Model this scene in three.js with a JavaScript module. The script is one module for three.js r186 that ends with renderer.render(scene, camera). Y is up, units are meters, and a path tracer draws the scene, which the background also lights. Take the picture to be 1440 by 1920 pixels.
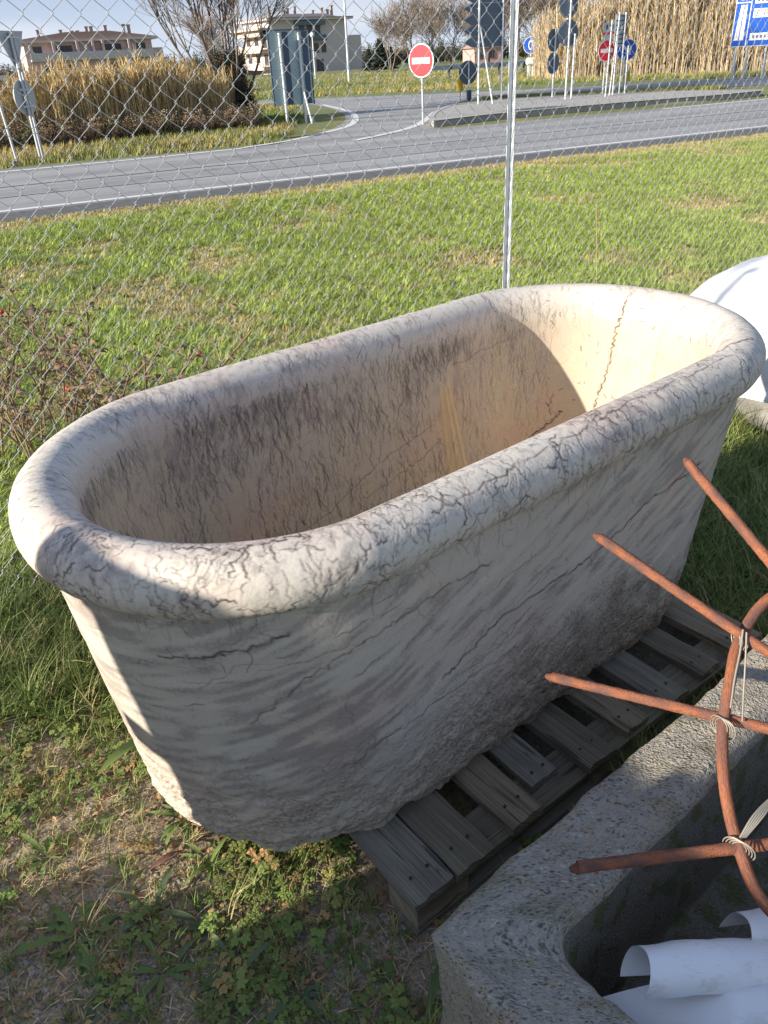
import * as THREE from 'three';
import { mergeGeometries, mergeVertices } from 'three/addons/utils/BufferGeometryUtils.js';
import { RoundedBoxGeometry } from 'three/addons/geometries/RoundedBoxGeometry.js';
import { createNoise3D, createNoise4D } from 'simplex-noise';

// ---------------------------------------------------------------- camera, sky, sun, exposure
const scene = new THREE.Scene();
const camera = new THREE.PerspectiveCamera(66.98, 768 / 1024, 0.05, 3000);
camera.position.set(0, 1.5, 0);
camera.rotation.order = 'YXZ';
camera.rotation.set(-0.52853, 0, -0.054945);
scene.add(camera);

const rng = (s) => () => { s = (s + 0x6d2b79f5) | 0; let t = Math.imul(s ^ (s >>> 15), 1 | s); t = (t + Math.imul(t ^ (t >>> 7), 61 | t)) ^ t; return ((t ^ (t >>> 14)) >>> 0) / 4294967296; };
const n3 = createNoise3D(rng(11)), n4 = createNoise4D(rng(12));
const fbm = (x, y, z, o = 4) => { let v = 0, a = 0.5; for (let i = 0; i < o; i++) { v += a * n3(x, y, z); x *= 2.03; y *= 2.03; z *= 2.03; a *= 0.5; } return v; };
const clamp = (v, a = 0, b = 1) => Math.min(b, Math.max(a, v));
const mix = (a, b, t) => a + (b - a) * t;
const smooth = (a, b, v) => { const t = clamp((v - a) / (b - a)); return t * t * (3 - 2 * t); };
const TAU = Math.PI * 2;

const SUN = new THREE.Vector3(-0.843, 0.334, 0.422).normalize();
{
  const W = 1024, H = 512, d = new Float32Array(W * H * 4);
  for (let j = 0; j < H; j++) for (let i = 0; i < W; i++) {
    const lat = ((j + 0.5) / H - 0.5) * Math.PI, lon = ((i + 0.5) / W - 0.5) * TAU;
    const y = Math.sin(lat), x = Math.cos(lat) * Math.cos(lon), z = Math.cos(lat) * Math.sin(lon);
    const e = Math.max(y, 0), k = (j * W + i) * 4;
    const g = Math.pow(e, 0.42), h1 = smooth(0, 0.62, g), h2 = smooth(0.55, 1, g);
    let r = mix(mix(0.44, 0.17, h1), 0.1, h2), gg = mix(mix(0.485, 0.245, h1), 0.165, h2), b = mix(mix(0.545, 0.38, h1), 0.32, h2);
    const warm = Math.pow(clamp(x * SUN.x + y * SUN.y + z * SUN.z), 6) * 0.1;
    r += warm; gg += warm * 0.93; b += warm * 0.8;
    const p = 1 / (e + 0.22);
    let c = fbm(x * p * 0.9 + 3, y * 1.5, z * p * 0.9, 5) * 0.9 + 0.18 + 0.1 * n3(x * 6, y * 14, z * 6);
    c = smooth(0.02, 0.62, c) * 0.55;
    const cw = mix(0.56, 0.4, Math.min(1, g)); r = mix(r, cw, c); gg = mix(gg, cw * 1.01, c); b = mix(b, cw * 1.06, c);
    if (y < 0) { const q = smooth(0, -0.04, y); r = mix(r, 0.1, q); gg = mix(gg, 0.1, q); b = mix(b, 0.07, q); }
    d[k] = r; d[k + 1] = gg; d[k + 2] = b; d[k + 3] = 1;
  }
  const t = new THREE.DataTexture(d, W, H, THREE.RGBAFormat, THREE.FloatType);
  t.mapping = THREE.EquirectangularReflectionMapping; t.magFilter = THREE.LinearFilter; t.minFilter = THREE.LinearFilter; t.needsUpdate = true;
  scene.background = t; scene.environment = t;
}
const sun = new THREE.DirectionalLight(new THREE.Color(1, 0.91, 0.77), 5);
sun.position.copy(SUN).multiplyScalar(60); sun.castShadow = true;
Object.assign(sun.shadow.camera, { left: -30, right: 30, top: 30, bottom: -30, near: 1, far: 160 });
sun.shadow.mapSize.set(4096, 4096);
scene.add(sun); scene.add(sun.target);
const renderer = new THREE.WebGLRenderer({ antialias: true });
renderer.setSize(768, 1024);
renderer.toneMapping = THREE.LinearToneMapping;
renderer.toneMappingExposure = 1.8;
renderer.shadowMap.enabled = true;

// ---------------------------------------------------------------- helpers
const used = new Map();
const numbered = (n) => { const c = used.get(n) || 0; used.set(n, c + 1); return c ? n + '_' + String(c).padStart(3, '0') : n; };
function obj(name, geo, mat, parent) { const m = new THREE.Mesh(Array.isArray(geo) ? join(geo) : geo, mat); m.name = parent ? name : numbered(name); (parent || scene).add(m); return m; }
function tag(o, label, category, group, kind) { o.userData.label = label; if (category) o.userData.category = category; if (group) o.userData.group = group; if (kind) o.userData.kind = kind; return o; }
function thing(name, label, category, x = 0, y = 0, z = 0, turn = 0, group) { const o = new THREE.Group(); o.name = numbered(name); o.position.set(x, y, z); o.rotation.y = turn; scene.add(o); return tag(o, label, category, group); }
function struct(name, geo, mat, label) { const m = obj(name, geo, mat); m.userData.kind = 'structure'; if (label) m.userData.label = label; return m; }
function join(list) { const l = list.map((g) => { const q = g.index ? g.toNonIndexed() : g; for (const k of Object.keys(q.attributes)) if (!['position', 'normal', 'uv'].includes(k)) q.deleteAttribute(k); return q; }); return mergeGeometries(l); }
const mat = (c, rough = 0.8, extra = {}) => new THREE.MeshStandardMaterial({ color: c, roughness: rough, side: THREE.DoubleSide, ...extra });
const rgb = (r, g, b) => new THREE.Color().setRGB(r, g, b);
function box(w, h, d, x = 0, y = 0, z = 0, ry = 0) { const g = new THREE.BoxGeometry(w, h, d); if (ry) g.rotateY(ry); g.translate(x, y, z); return g; }
function rbox(w, h, d, r, x = 0, y = 0, z = 0) { const g = new RoundedBoxGeometry(w, h, d, 2, r); g.translate(x, y, z); return g; }
const V = (x, y, z) => new THREE.Vector3(x, y, z);
function bar(a, b, r0, r1 = r0, n = 8) { const d = b.clone().sub(a), g = new THREE.CylinderGeometry(r1, r0, d.length(), n); g.translate(0, d.length() / 2, 0); g.applyQuaternion(new THREE.Quaternion().setFromUnitVectors(V(0, 1, 0), d.normalize())); g.translate(a.x, a.y, a.z); return g; }
function tube(points, r, seg = 60, n = 8) { return new THREE.TubeGeometry(new THREE.CatmullRomCurve3(points), seg, r, n, false); }
function disc(r, depth, x, y, z, seg = 40) { const g = new THREE.CylinderGeometry(r, r, depth, seg); g.rotateX(Math.PI / 2); g.translate(x, y, z); return g; }
function plate(points, depth, z = 0) { const s = new THREE.Shape(); points.forEach(([x, y], i) => (i ? s.lineTo(x, y) : s.moveTo(x, y))); const g = new THREE.ExtrudeGeometry(s, { depth, bevelEnabled: false, curveSegments: 8 }); g.translate(0, 0, z); return g; }
const s8 = (v) => { v = clamp(v); return Math.round(255 * (v <= 0.0031308 ? v * 12.92 : 1.055 * Math.pow(v, 1 / 2.4) - 0.055)); };
function texture(w, h, fn, color = true) {
  const d = new Uint8Array(w * h * 4);
  for (let j = 0; j < h; j++) for (let i = 0; i < w; i++) { const c = fn((i + 0.5) / w, (j + 0.5) / h), k = (j * w + i) * 4; if (color) { d[k] = s8(c[0]); d[k + 1] = s8(c[1]); d[k + 2] = s8(c[2]); } else d[k] = d[k + 1] = d[k + 2] = Math.round(255 * clamp(c)); d[k + 3] = 255; }
  const t = new THREE.DataTexture(d, w, h, THREE.RGBAFormat); t.wrapS = t.wrapT = THREE.RepeatWrapping; t.magFilter = THREE.LinearFilter; t.minFilter = THREE.LinearMipmapLinearFilter; t.generateMipmaps = true; if (color) t.colorSpace = THREE.SRGBColorSpace; t.needsUpdate = true; return t;
}
const tn = (u, v, fu, fv = fu, seed = 0) => n4(Math.cos(u * TAU) * fu / TAU + seed, Math.sin(u * TAU) * fu / TAU, Math.cos(v * TAU) * fv / TAU, Math.sin(v * TAU) * fv / TAU + seed);
function canvasTex(w, h, draw, color = true) { const c = document.createElement('canvas'); c.width = w; c.height = h; draw(c.getContext('2d'), w, h); const t = new THREE.CanvasTexture(c); if (color) t.colorSpace = THREE.SRGBColorSpace; return t; }
function flatShape(pts, y, uvScale = 1, turn = 0) { // polygon in x,z lying on the ground, uv in metres
  const s = new THREE.Shape(); pts.forEach(([x, z], i) => (i ? s.lineTo(x, -z) : s.moveTo(x, -z)));
  const g = new THREE.ShapeGeometry(s); g.rotateX(-Math.PI / 2); g.translate(0, y, 0);
  const p = g.attributes.position, uv = g.attributes.uv, c = Math.cos(turn), n = Math.sin(turn);
  for (let i = 0; i < p.count; i++) { const x = p.getX(i), z = p.getZ(i); uv.setXY(i, (x * c - z * n) * uvScale, (x * n + z * c) * uvScale); }
  return g;
}
function strip(pts, w, y) { // line of width w along a polyline on the ground
  const pos = [], uv = [], idx = []; let L = 0;
  pts.forEach(([x, z], i) => {
    const a = pts[Math.max(0, i - 1)], b = pts[Math.min(pts.length - 1, i + 1)]; let dx = b[0] - a[0], dz = b[1] - a[1]; const l = Math.hypot(dx, dz); dx /= l; dz /= l;
    if (i) L += Math.hypot(x - pts[i - 1][0], z - pts[i - 1][1]);
    pos.push(x - dz * w / 2, y, z + dx * w / 2, x + dz * w / 2, y, z - dx * w / 2); uv.push(L, 0, L, w);
    if (i) { const k = i * 2; idx.push(k - 2, k - 1, k, k - 1, k + 1, k); }
  });
  const g = new THREE.BufferGeometry(); g.setAttribute('position', new THREE.Float32BufferAttribute(pos, 3)); g.setAttribute('uv', new THREE.Float32BufferAttribute(uv, 2)); g.setIndex(idx); g.computeVertexNormals(); return g;
}
function spline(pts, n) { const c = new THREE.CatmullRomCurve3(pts.map(([x, z]) => V(x, 0, z))); return c.getPoints(n).map((p) => [p.x, p.z]); }
function bandBetween(A, B, y) { const pos = [], uv = [], idx = []; A.forEach((a, i) => { const b = B[i]; pos.push(a[0], y, a[1], b[0], y, b[1]); uv.push(a[0], a[1], b[0], b[1]); if (i) { const k = i * 2; idx.push(k - 2, k - 1, k, k - 1, k + 1, k); } }); const g = new THREE.BufferGeometry(); g.setAttribute('position', new THREE.Float32BufferAttribute(pos, 3)); g.setAttribute('uv', new THREE.Float32BufferAttribute(uv, 2)); g.setIndex(idx); g.computeVertexNormals(); return g; }
function instanced(name, geo, m, items, label, category) { // items: {p:[x,y,z], ry, rx, s, c}
  const im = new THREE.InstancedMesh(geo, m, items.length), q = new THREE.Quaternion(), e = new THREE.Euler(), M = new THREE.Matrix4(), S = V(1, 1, 1), P = V(0, 0, 0);
  items.forEach((it, i) => { e.set(it.rx || 0, it.ry || 0, it.rz || 0, 'YXZ'); q.setFromEuler(e); if (Array.isArray(it.s)) S.set(...it.s); else S.setScalar(it.s || 1); P.set(...it.p); im.setMatrixAt(i, M.compose(P, q, S)); im.setColorAt(i, it.c); });
  im.name = numbered(name); im.userData = { label, category, kind: 'stuff' }; scene.add(im); return im;
}
// a blade of grass as a bent strip
function blade(R, h, w, lean, dir, x, z, seg = 3, twist = 0) {
  const pos = [], idx = [], c = Math.cos(dir), s = Math.sin(dir), wc = Math.cos(dir + Math.PI / 2 + twist), ws = Math.sin(dir + Math.PI / 2 + twist);
  for (let i = 0; i <= seg; i++) { const t = i / seg, o = lean * t * t, yy = h * (t - 0.25 * lean / h * t * t * 0.8), ww = w * 0.5 * (1 - Math.pow(t, 1.6)) + 0.0001; pos.push(x + c * o - wc * ww, yy, z + s * o - ws * ww, x + c * o + wc * ww, yy, z + s * o + ws * ww); if (i) { const k = i * 2; idx.push(k - 2, k - 1, k, k - 1, k + 1, k); } }
  const g = new THREE.BufferGeometry(); g.setAttribute('position', new THREE.Float32BufferAttribute(pos, 3)); g.setIndex(idx); g.computeVertexNormals(); return g;
}
function tuft(seed, n, h, w, spread, lean, seg = 3) { const R = rng(seed), l = []; for (let i = 0; i < n; i++) { const a = R() * TAU, d = Math.sqrt(R()) * spread; l.push(blade(R, h * (0.55 + 0.6 * R()), w * (0.7 + 0.6 * R()), lean * (0.3 + R()), R() * TAU, Math.cos(a) * d, Math.sin(a) * d, seg)); } return mergeGeometries(l); }
// a flat leaf with fold and droop, pointing along +x, starting at the origin
function leaf(len, wid, { droop = 0.2, fold = 0.25, seg = 6, lobes = 0, rise = 0.3, widest = 0.55 } = {}) {
  const pos = [], idx = [];
  for (let i = 0; i <= seg; i++) { const t = i / seg; let w = Math.pow(Math.sin(Math.PI * Math.pow(t, widest < 0.5 ? 0.75 : 1.25)), 0.8) * wid / 2; if (lobes) w *= 0.62 + 0.38 * Math.cos(t * lobes * TAU); w = Math.max(w, 0.0006); const x = len * t, y = len * (rise * t - droop * t * t * 1.6); pos.push(x, y + w * fold, -w, x, y, 0, x, y + w * fold, w); if (i) { const k = i * 3; idx.push(k - 3, k, k - 2, k - 2, k, k + 1, k - 2, k + 1, k - 1, k - 1, k + 1, k + 2); } }
  const g = new THREE.BufferGeometry(); g.setAttribute('position', new THREE.Float32BufferAttribute(pos, 3)); g.setIndex(idx); g.computeVertexNormals(); return g;
}

// ---------------------------------------------------------------- materials
const M = {};
{
  const asphalt = texture(1024, 512, (u, v) => { const s = 0.5 + 0.5 * tn(u, v, 1.5, 16, 3), p = tn(u, v, 160, 90, 5), q = tn(u, v, 6, 6, 8), l = tn(u, v, 2.2, 46, 9); const tr = smooth(0.2, 0.75, 0.5 + 0.5 * Math.cos(v * TAU * 4) + 0.25 * tn(u, v, 3, 9, 18)), pt = smooth(0.32, 0.42, tn(u, v, 2.5, 3.5, 19)), ck = smooth(0.05, 0.0, Math.abs(tn(u, v, 7, 9, 20))) * smooth(0.0, 0.4, tn(u, v, 3, 3, 28)); const k = (0.3 + 0.05 * s + 0.04 * p + 0.03 * q + 0.05 * l) * (1 - 0.17 * tr) * (1 - 0.13 * pt) * (1 - 0.35 * ck); return [k * 1.0, k * 0.995, k * 0.985]; });
  asphalt.repeat.set(1 / 14, 1 / 7);
  M.asphalt = mat(0xffffff, 0.85, { map: asphalt });
  M.line = mat(rgb(0.66, 0.66, 0.64), 0.7);
  M.kerb = mat(rgb(0.42, 0.41, 0.38), 0.85);
  const pave = texture(512, 512, (u, v) => { const k = 0.36 + 0.05 * tn(u, v, 8) + 0.05 * tn(u, v, 80, 80, 4); return [k, k * 0.96, k * 0.88]; }); pave.repeat.set(0.25, 0.25);
  M.pave = mat(0xffffff, 0.9, { map: pave });
  M.galv = mat(rgb(0.5, 0.515, 0.53), 0.48, { metalness: 0.35 });
  M.postWhite = mat(rgb(0.62, 0.65, 0.68), 0.4, { metalness: 0.4 });
  M.signBack = mat(rgb(0.1, 0.135, 0.175), 0.55, { metalness: 0.2 });
  M.signTeal = mat(rgb(0.32, 0.43, 0.45), 0.55, { metalness: 0.2 });
  M.signRib = mat(rgb(0.055, 0.085, 0.13), 0.6);
  M.red = mat(rgb(0.62, 0.012, 0.03), 0.4); M.white = mat(rgb(0.8, 0.8, 0.8), 0.5); M.blue = mat(rgb(0.01, 0.1, 0.5), 0.4); M.yellow = mat(rgb(0.72, 0.45, 0.02), 0.5); M.black = mat(rgb(0.03, 0.03, 0.03), 0.6);
  M.signGrey = mat(rgb(0.42, 0.46, 0.48), 0.5, { metalness: 0.3 });
}

// ---------------------------------------------------------------- ground and roads
{
  const gt = texture(1024, 1024, (u, v) => {
    const a = tn(u, v, 5, 5, 1), b = tn(u, v, 22, 22, 2), c = tn(u, v, 90, 90, 3), d = tn(u, v, 260, 260, 4), dry = smooth(0.05, 0.6, a * 0.5 + b * 0.45 + c * 0.2);
    const k = 1 + 0.28 * c + 0.3 * d;
    return [mix(0.15, 0.31, dry) * k, mix(0.18, 0.26, dry) * k, mix(0.045, 0.11, dry) * k];
  });
  const N = 90, pos = [], uv = [], idx = [], col = [];
  const sp = (i) => { const t = i / N * 2 - 1; return Math.sign(t) * Math.pow(Math.abs(t), 3.2) * 700; };
  for (let j = 0; j <= N; j++) for (let i = 0; i <= N; i++) { const x = sp(i), z = sp(j) - 10; pos.push(x, 0, z); uv.push(x / 7, z / 7); const c = 0.92 + 0.16 * n3(x * 0.09, 0, z * 0.09), y = 0.1 * n3(x * 0.03 + 9, 0, z * 0.03); col.push(c + y, c, c - y); if (i < N && j < N) { const k = j * (N + 1) + i; idx.push(k, k + N + 1, k + 1, k + 1, k + N + 1, k + N + 2); } }
  const g = new THREE.BufferGeometry(); g.setAttribute('position', new THREE.Float32BufferAttribute(pos, 3)); g.setAttribute('uv', new THREE.Float32BufferAttribute(uv, 2)); g.setAttribute('color', new THREE.Float32BufferAttribute(col, 3)); g.setIndex(idx); g.computeVertexNormals();
  struct('ground', g, mat(0xffffff, 0.95, { map: gt, vertexColors: true }), 'flat grassy ground reaching the horizon');

  // gravelly soil of the yard around the tub
  const st = texture(2048, 2048, (u, v) => {
    const a = tn(u, v, 9, 9, 21), b = tn(u, v, 40, 40, 22), c = tn(u, v, 170, 170, 23), d = tn(u, v, 520, 520, 24), moss = smooth(0.1, 0.7, a * 0.7 + b * 0.5), straw = smooth(0.1, 0.55, tn(u, v, 60, 340, 25) * 0.6 + tn(u, v, 340, 60, 26) * 0.6);
    const k = 0.8 + 0.3 * c + 0.42 * d + 0.1 * b;
    let r = mix(0.36, 0.2, moss), gg = mix(0.285, 0.185, moss), bb = mix(0.19, 0.075, moss);
    r = mix(r, 0.5, straw * 0.7); gg = mix(gg, 0.38, straw * 0.7); bb = mix(bb, 0.21, straw * 0.7);
    return [r * k, gg * k, bb * k];
  });
  st.repeat.set(1 / 3, 1 / 3);
  const R = rng(5), out = [];
  for (let i = 0; i < 60; i++) { const a = i / 60 * TAU, r = 1 + 0.1 * n3(Math.cos(a) * 3, Math.sin(a) * 3, 4); out.push([-0.1 + Math.cos(a) * 2.6 * r, -0.7 + Math.sin(a) * 1.75 * r]); }
  struct('yard_soil', flatShape(out, 0.004), mat(0xffffff, 0.95, { map: st, bumpMap: st, bumpScale: 0.006 }), 'gravelly soil with straw around the stone tub');

  const ang = Math.atan(0.46), near = (x) => -12.2 - 0.46 * x, far = (x) => -19.7 - 0.46 * x;
  struct('main_road', flatShape([[-45, near(-45)], [120, near(120)], [120, far(120)], [-45, far(-45)]], 0.006, 1, ang), M.asphalt, 'grey asphalt road crossing behind the lawn');
  const L = spline([[-1.9, -18.7], [-1.3, -20.6], [-0.75, -22.8], [-0.5, -26], [-0.75, -30], [-1.9, -36], [-4, -41.5]], 40), Rr = spline([[1.9, -20.5], [1.7, -21.2], [2.0, -24], [2.7, -28], [3.6, -32], [5, -35.6], [8, -37.2]], 40);
  struct('side_road', bandBetween(L, Rr, 0.010), M.asphalt, 'side road joining the main road by the no entry sign');
  struct('far_road', bandBetween(spline([[-60, -46], [-25, -41.5], [-5, -40], [3, -37.5], [8, -35.2], [14, -32.5], [30, -33.5]], 40), spline([[-60, -49], [-25, -45], [-5, -43.6], [3, -41], [9, -39.6], [18, -40], [34, -40]], 40), 0.013), M.asphalt, 'far road running across behind the traffic island');
  struct('road_shoulder', strip(Array.from({ length: 40 }, (_, i) => [-40 + i * 4, near(-40 + i * 4) - 0.36]), 0.78, 0.009), mat(0xffffff, 0.9, { map: texture(512, 512, (u, v) => { const k = 0.105 + 0.03 * tn(u, v, 6, 6, 14) + 0.03 * tn(u, v, 70, 70, 15); return [k, k, k * 0.98]; }) }), 'dark shoulder along the lawn side of the road');
  const tar = mat(rgb(0.075, 0.075, 0.078), 0.7); for (const [o, w, l] of [[-2.6, 0.05, 'dark tar seam along the near lane'], [-4.15, 0.07, 'dark tar seam along the middle of the road']]) struct('tar_seam', strip(Array.from({ length: 160 }, (_, i) => { const x = -40 + i; return [x, near(x) + o + 0.1 * n3(x * 0.5, o, 0) + 0.03 * n3(x * 3, o, 1)]; }), w, 0.0095), tar, l);
  // painted markings
  const x1 = Array.from({ length: 40 }, (_, i) => -40 + i * 4);
  struct('near_edge_line', strip(x1.map((x) => [x, near(x) - 1.0]), 0.16, 0.010), M.line, 'white edge line nearest the lawn');
  struct('far_edge_line', strip([[-40, far(-40) + 0.5], [-12, far(-12) + 0.5], [-4, far(-4) + 0.45], [-2.6, far(-2.6) + 0.25]], 0.18, 0.010), M.line, 'white edge line on the far side of the road');
  struct('curved_edge_line', strip(spline([[-2.6, -18.3], [-1.75, -19.4], [-1.0, -21.1], [-0.4, -23], [-0.2, -26], [-0.45, -30], [-1.6, -36]], 50), 0.2, 0.016), M.line, 'white line curving into the side road');
  struct('splitter_line', strip(spline([[-0.2, -18.6], [0.6, -20], [1.2, -21.4], [1.7, -23.6], [2.3, -27.2]], 30), 0.2, 0.016), M.line, 'white line along the nose of the traffic island');
  struct('far_lane_line', strip(spline([[5, -39.2], [10, -37.8], [18, -37.4], [32, -37]], 30), 0.16, 0.018), M.line, 'white line on the far road');
  struct('island_lane_line', strip([[8, far(8) + 0.35], [12, far(12) + 0.3], [40, far(40) + 0.3]], 0.16, 0.010), M.line, 'white line past the end of the traffic island');
  // traffic island with a kerb
  const isl = spline([[1.75, -21.1], [3.1, -22.2], [5, -23.2], [7.6, -24.35], [10.6, -25.4], [12.2, -26.6], [10.5, -28.6], [8, -29.5], [5.2, -29.6], [3.2, -28.2], [2.3, -25.5], [1.8, -22.5], [1.75, -21.1]], 70);
  const s = new THREE.Shape(isl.map(([x, z]) => new THREE.Vector2(x, -z)));
  const ig = new THREE.ExtrudeGeometry(s, { depth: 0.13, bevelEnabled: true, bevelSize: 0.02, bevelThickness: 0.02, bevelSegments: 2 }); ig.rotateX(-Math.PI / 2); ig.translate(0, 0.0, 0);
  struct('traffic_island', ig, M.pave, 'raised paved traffic island with kerb');
  struct('island_kerb', strip(isl, 0.14, 0.158), M.kerb, 'pale kerb along the traffic island');
}

// ---------------------------------------------------------------- the stone bathtub
const TUB = { x: 0.1448, z: -1.6369, th: 0.6646, a: 0.8741, b: 0.386, k: 1.0204, zt: 0.84, r: 0.0573, a2: 0.8183, b2: 0.3655, k2: 1.263, zb: 0.122 };
const tubLocal = (x, z) => { const dx = x - TUB.x, dz = z - TUB.z, c = Math.cos(TUB.th), s = Math.sin(TUB.th); return [dx * c - dz * s, dx * s + dz * c]; };
const inTub = (x, z, m = 0) => { const [u, v] = tubLocal(x, z), e = TUB.b2 * 1.26; return Math.hypot(Math.max(Math.abs(u) - (TUB.a2 - e), 0) / (e + m), v / (TUB.b2 + m)) < 1; };
{
  const { a, b, k, zt, r, a2, b2, k2, zb } = TUB;
  const ring = (A, B, K, T) => { const e = K * B, s = A - e, u = Math.cos(T), v = Math.sin(T), nx = u / e, nz = v / B, n = Math.hypot(nx, nz); return [Math.sign(u) * s * clamp(Math.abs(u) * 8) + e * u, B * v, nx / n, nz / n]; };
  const NS = 8000, cum = [0]; let px = ring(a, b, k, 0);
  for (let i = 1; i <= NS; i++) { const q = ring(a, b, k, i / NS * TAU); cum.push(cum[i - 1] + Math.hypot(q[0] - px[0], q[1] - px[1])); px = q; }
  const PER = cum[NS];
  const Tof = (t) => { const l = (t - Math.floor(t)) * PER; let lo = 0, hi = NS; while (hi - lo > 1) { const m = (lo + hi) >> 1; if (cum[m] > l) hi = m; else lo = m; } return (lo + (l - cum[lo]) / (cum[hi] - cum[lo])) / NS * TAU; };
  const st = []; // A, B, K, offset, y
  const NW = 90, NR = 46, NI = 50;
  for (let i = 0; i <= NW; i++) { const j = i / NW; st.push([mix(a2, a + 0.02, j), mix(b2, b + 0.02, j), mix(k2, k, j), -0.004 * smooth(0.88, 1, j), mix(zb, 0.787, j)]); }
  for (let i = 1; i <= NR; i++) { const p = mix(-66, 172, i / NR) * Math.PI / 180; st.push([a, b, k, r * Math.cos(p), zt + r * Math.sin(p)]); }
  const p1 = 172 * Math.PI / 180, o0 = r * Math.cos(p1), y0 = zt + r * Math.sin(p1);
  for (let i = 1; i <= NI; i++) { const j = i / NI; st.push([a, b, k, o0 - 0.055 * Math.pow(j, 1.2), mix(y0, 0.30, j)]); }
  for (let i = 1; i <= 6; i++) { const p = i / 6 * Math.PI / 2; st.push([a, b, k, o0 - 0.055 - 0.05 * (1 - Math.cos(p)), 0.30 - 0.05 * Math.sin(p)]); }
  for (let i = 1; i <= 6; i++) st.push([a, b, k, o0 - 0.105 - 0.16 * i / 6, 0.25 - 0.004 * i / 6]);
  const S = [0]; for (let i = 1; i < st.length; i++) S.push(S[i - 1] + Math.hypot(st[i][1] + st[i][3] - st[i - 1][1] - st[i - 1][3], st[i][4] - st[i - 1][4]));
  const SL = S[S.length - 1];
  const point = (i, T) => { const [A, B, K, o, y] = st[i], q = ring(A, B, K, T); return [q[0] + q[2] * o, y, q[1] + q[3] * o, q[2], q[3]]; };
  // texture: stone ground tones from noise in space, then veins and cracks drawn as lines
  const W = 2048, H = 1024;
  const img = new Uint8ClampedArray(W * H * 4), bum = new Uint8ClampedArray(W * H * 4);
  const rowOf = []; { let i = 0; for (let j = 0; j < H; j++) { const s = (j + 0.5) / H * SL; while (i < S.length - 2 && S[i + 1] < s) i++; rowOf.push([i, (s - S[i]) / (S[i + 1] - S[i])]); } }
  const Tcol = Array.from({ length: W }, (_, i) => Tof((i + 0.5) / W));
  for (let j = 0; j < H; j++) {
    const [i0, f] = rowOf[j], s = (j + 0.5) / H * SL, [A0, B0, K0, O0, Y0] = st[i0], [A1, B1, K1, O1, Y1] = st[i0 + 1];
    const A = mix(A0, A1, f), B = mix(B0, B1, f), K = mix(K0, K1, f), O = mix(O0, O1, f), Y = mix(Y0, Y1, f);
    for (let i = 0; i < W; i++) {
      const q = ring(A, B, K, Tcol[i]), x = q[0] + q[2] * O, z = q[1] + q[3] * O, y = Y, t = (i + 0.5) / W;
      const n1 = fbm(x * 2.2, y * 2.2, z * 2.2, 4), n2 = fbm(x * 9 + 4, y * 9, z * 9, 3), fine = n3(x * 120, y * 120, z * 120), grit = n3(x * 300, y * 300, z * 300);
      const bed = n3(x * 3 + 8, (y - x * 0.42) * 16, z * 3);      // tilted bedding of the stone
      const out = s < 0.672, inn = s > 0.945;
      const w1 = smooth(0.64, 0.70, s) * (1 - smooth(0.9, 0.985, s)), bas = s < 0.8 ? [0.53, 0.475, 0.405] : [0.53, 0.46, 0.38]; let R = mix(bas[0], 0.6, w1), G = mix(bas[1], 0.55, w1), Bc = mix(bas[2], 0.48, w1);  // lip base colour made lighter to carry the sun's brightness on it
      const pink = smooth(-0.1, 0.5, n1);
      R += 0.04 * pink; G -= 0.025 * pink; Bc -= 0.035 * pink;
      if (inn) { R += 0.02; Bc -= 0.025 + 0.03 * smooth(-0.2, 0.4, n2); }
      let k = 1 + 0.07 * n2 + 0.05 * fine + 0.035 * grit + 0.07 * bed * (out ? 1 : 0.4);
      // ragged grey patches over outer wall; weathering film on the lip and upper inside
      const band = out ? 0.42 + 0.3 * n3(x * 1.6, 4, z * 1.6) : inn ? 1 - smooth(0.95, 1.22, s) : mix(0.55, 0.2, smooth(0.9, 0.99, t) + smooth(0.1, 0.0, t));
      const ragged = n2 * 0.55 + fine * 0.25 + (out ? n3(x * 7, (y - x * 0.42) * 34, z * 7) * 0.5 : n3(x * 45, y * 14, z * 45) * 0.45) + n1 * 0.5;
      const greyPatch = smooth(0.05, 0.75, ragged + band * (out ? 0.75 : 0.55) - (out ? 0.1 : 0.2)) * (inn ? mix(0.6, 0.12, smooth(0.3, 0.62, x)) : out ? 0.74 : 0.6);
      R = mix(R, 0.27, greyPatch); G = mix(G, 0.235, greyPatch); Bc = mix(Bc, 0.215, greyPatch);
      // unworked brown pitted stone at the foot
      if (out) {
        const foot = smooth(0.12, 0.42, (0.34 + 0.16 * n3(x * 2.4, 5, z * 2.4) + mix(0.05, 0.08, smooth(-0.45, 0.1, x)) - s) * 1.5 + n2 * 0.25 + fine * 0.12);
        const pits = smooth(0.0, 0.7, n3(x * 75, y * 75, z * 75) * 0.7 + grit * 0.6);
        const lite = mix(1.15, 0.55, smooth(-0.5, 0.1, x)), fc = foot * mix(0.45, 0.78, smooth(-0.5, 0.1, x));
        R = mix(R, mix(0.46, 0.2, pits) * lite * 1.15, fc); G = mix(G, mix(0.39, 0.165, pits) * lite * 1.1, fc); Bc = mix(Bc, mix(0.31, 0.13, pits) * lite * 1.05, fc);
        k -= foot * 0.1 * pits; bum[(j * W + i) * 4 + 1] = foot * 255;
      }
      const o = (j * W + i) * 4;
      img[o] = s8(R * k); img[o + 1] = s8(G * k); img[o + 2] = s8(Bc * k); img[o + 3] = 255;
      const ft = bum[o + 1] / 255, hgt = 150 + 10 * n2 + 6 * fine + 5 * grit + ft * (60 * n3(x * 75, y * 75, z * 75) + 44 * fine + 34 * grit) + 10 * bed;
      bum[o] = bum[o + 1] = bum[o + 2] = hgt; bum[o + 3] = 255;
    }
  }
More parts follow.
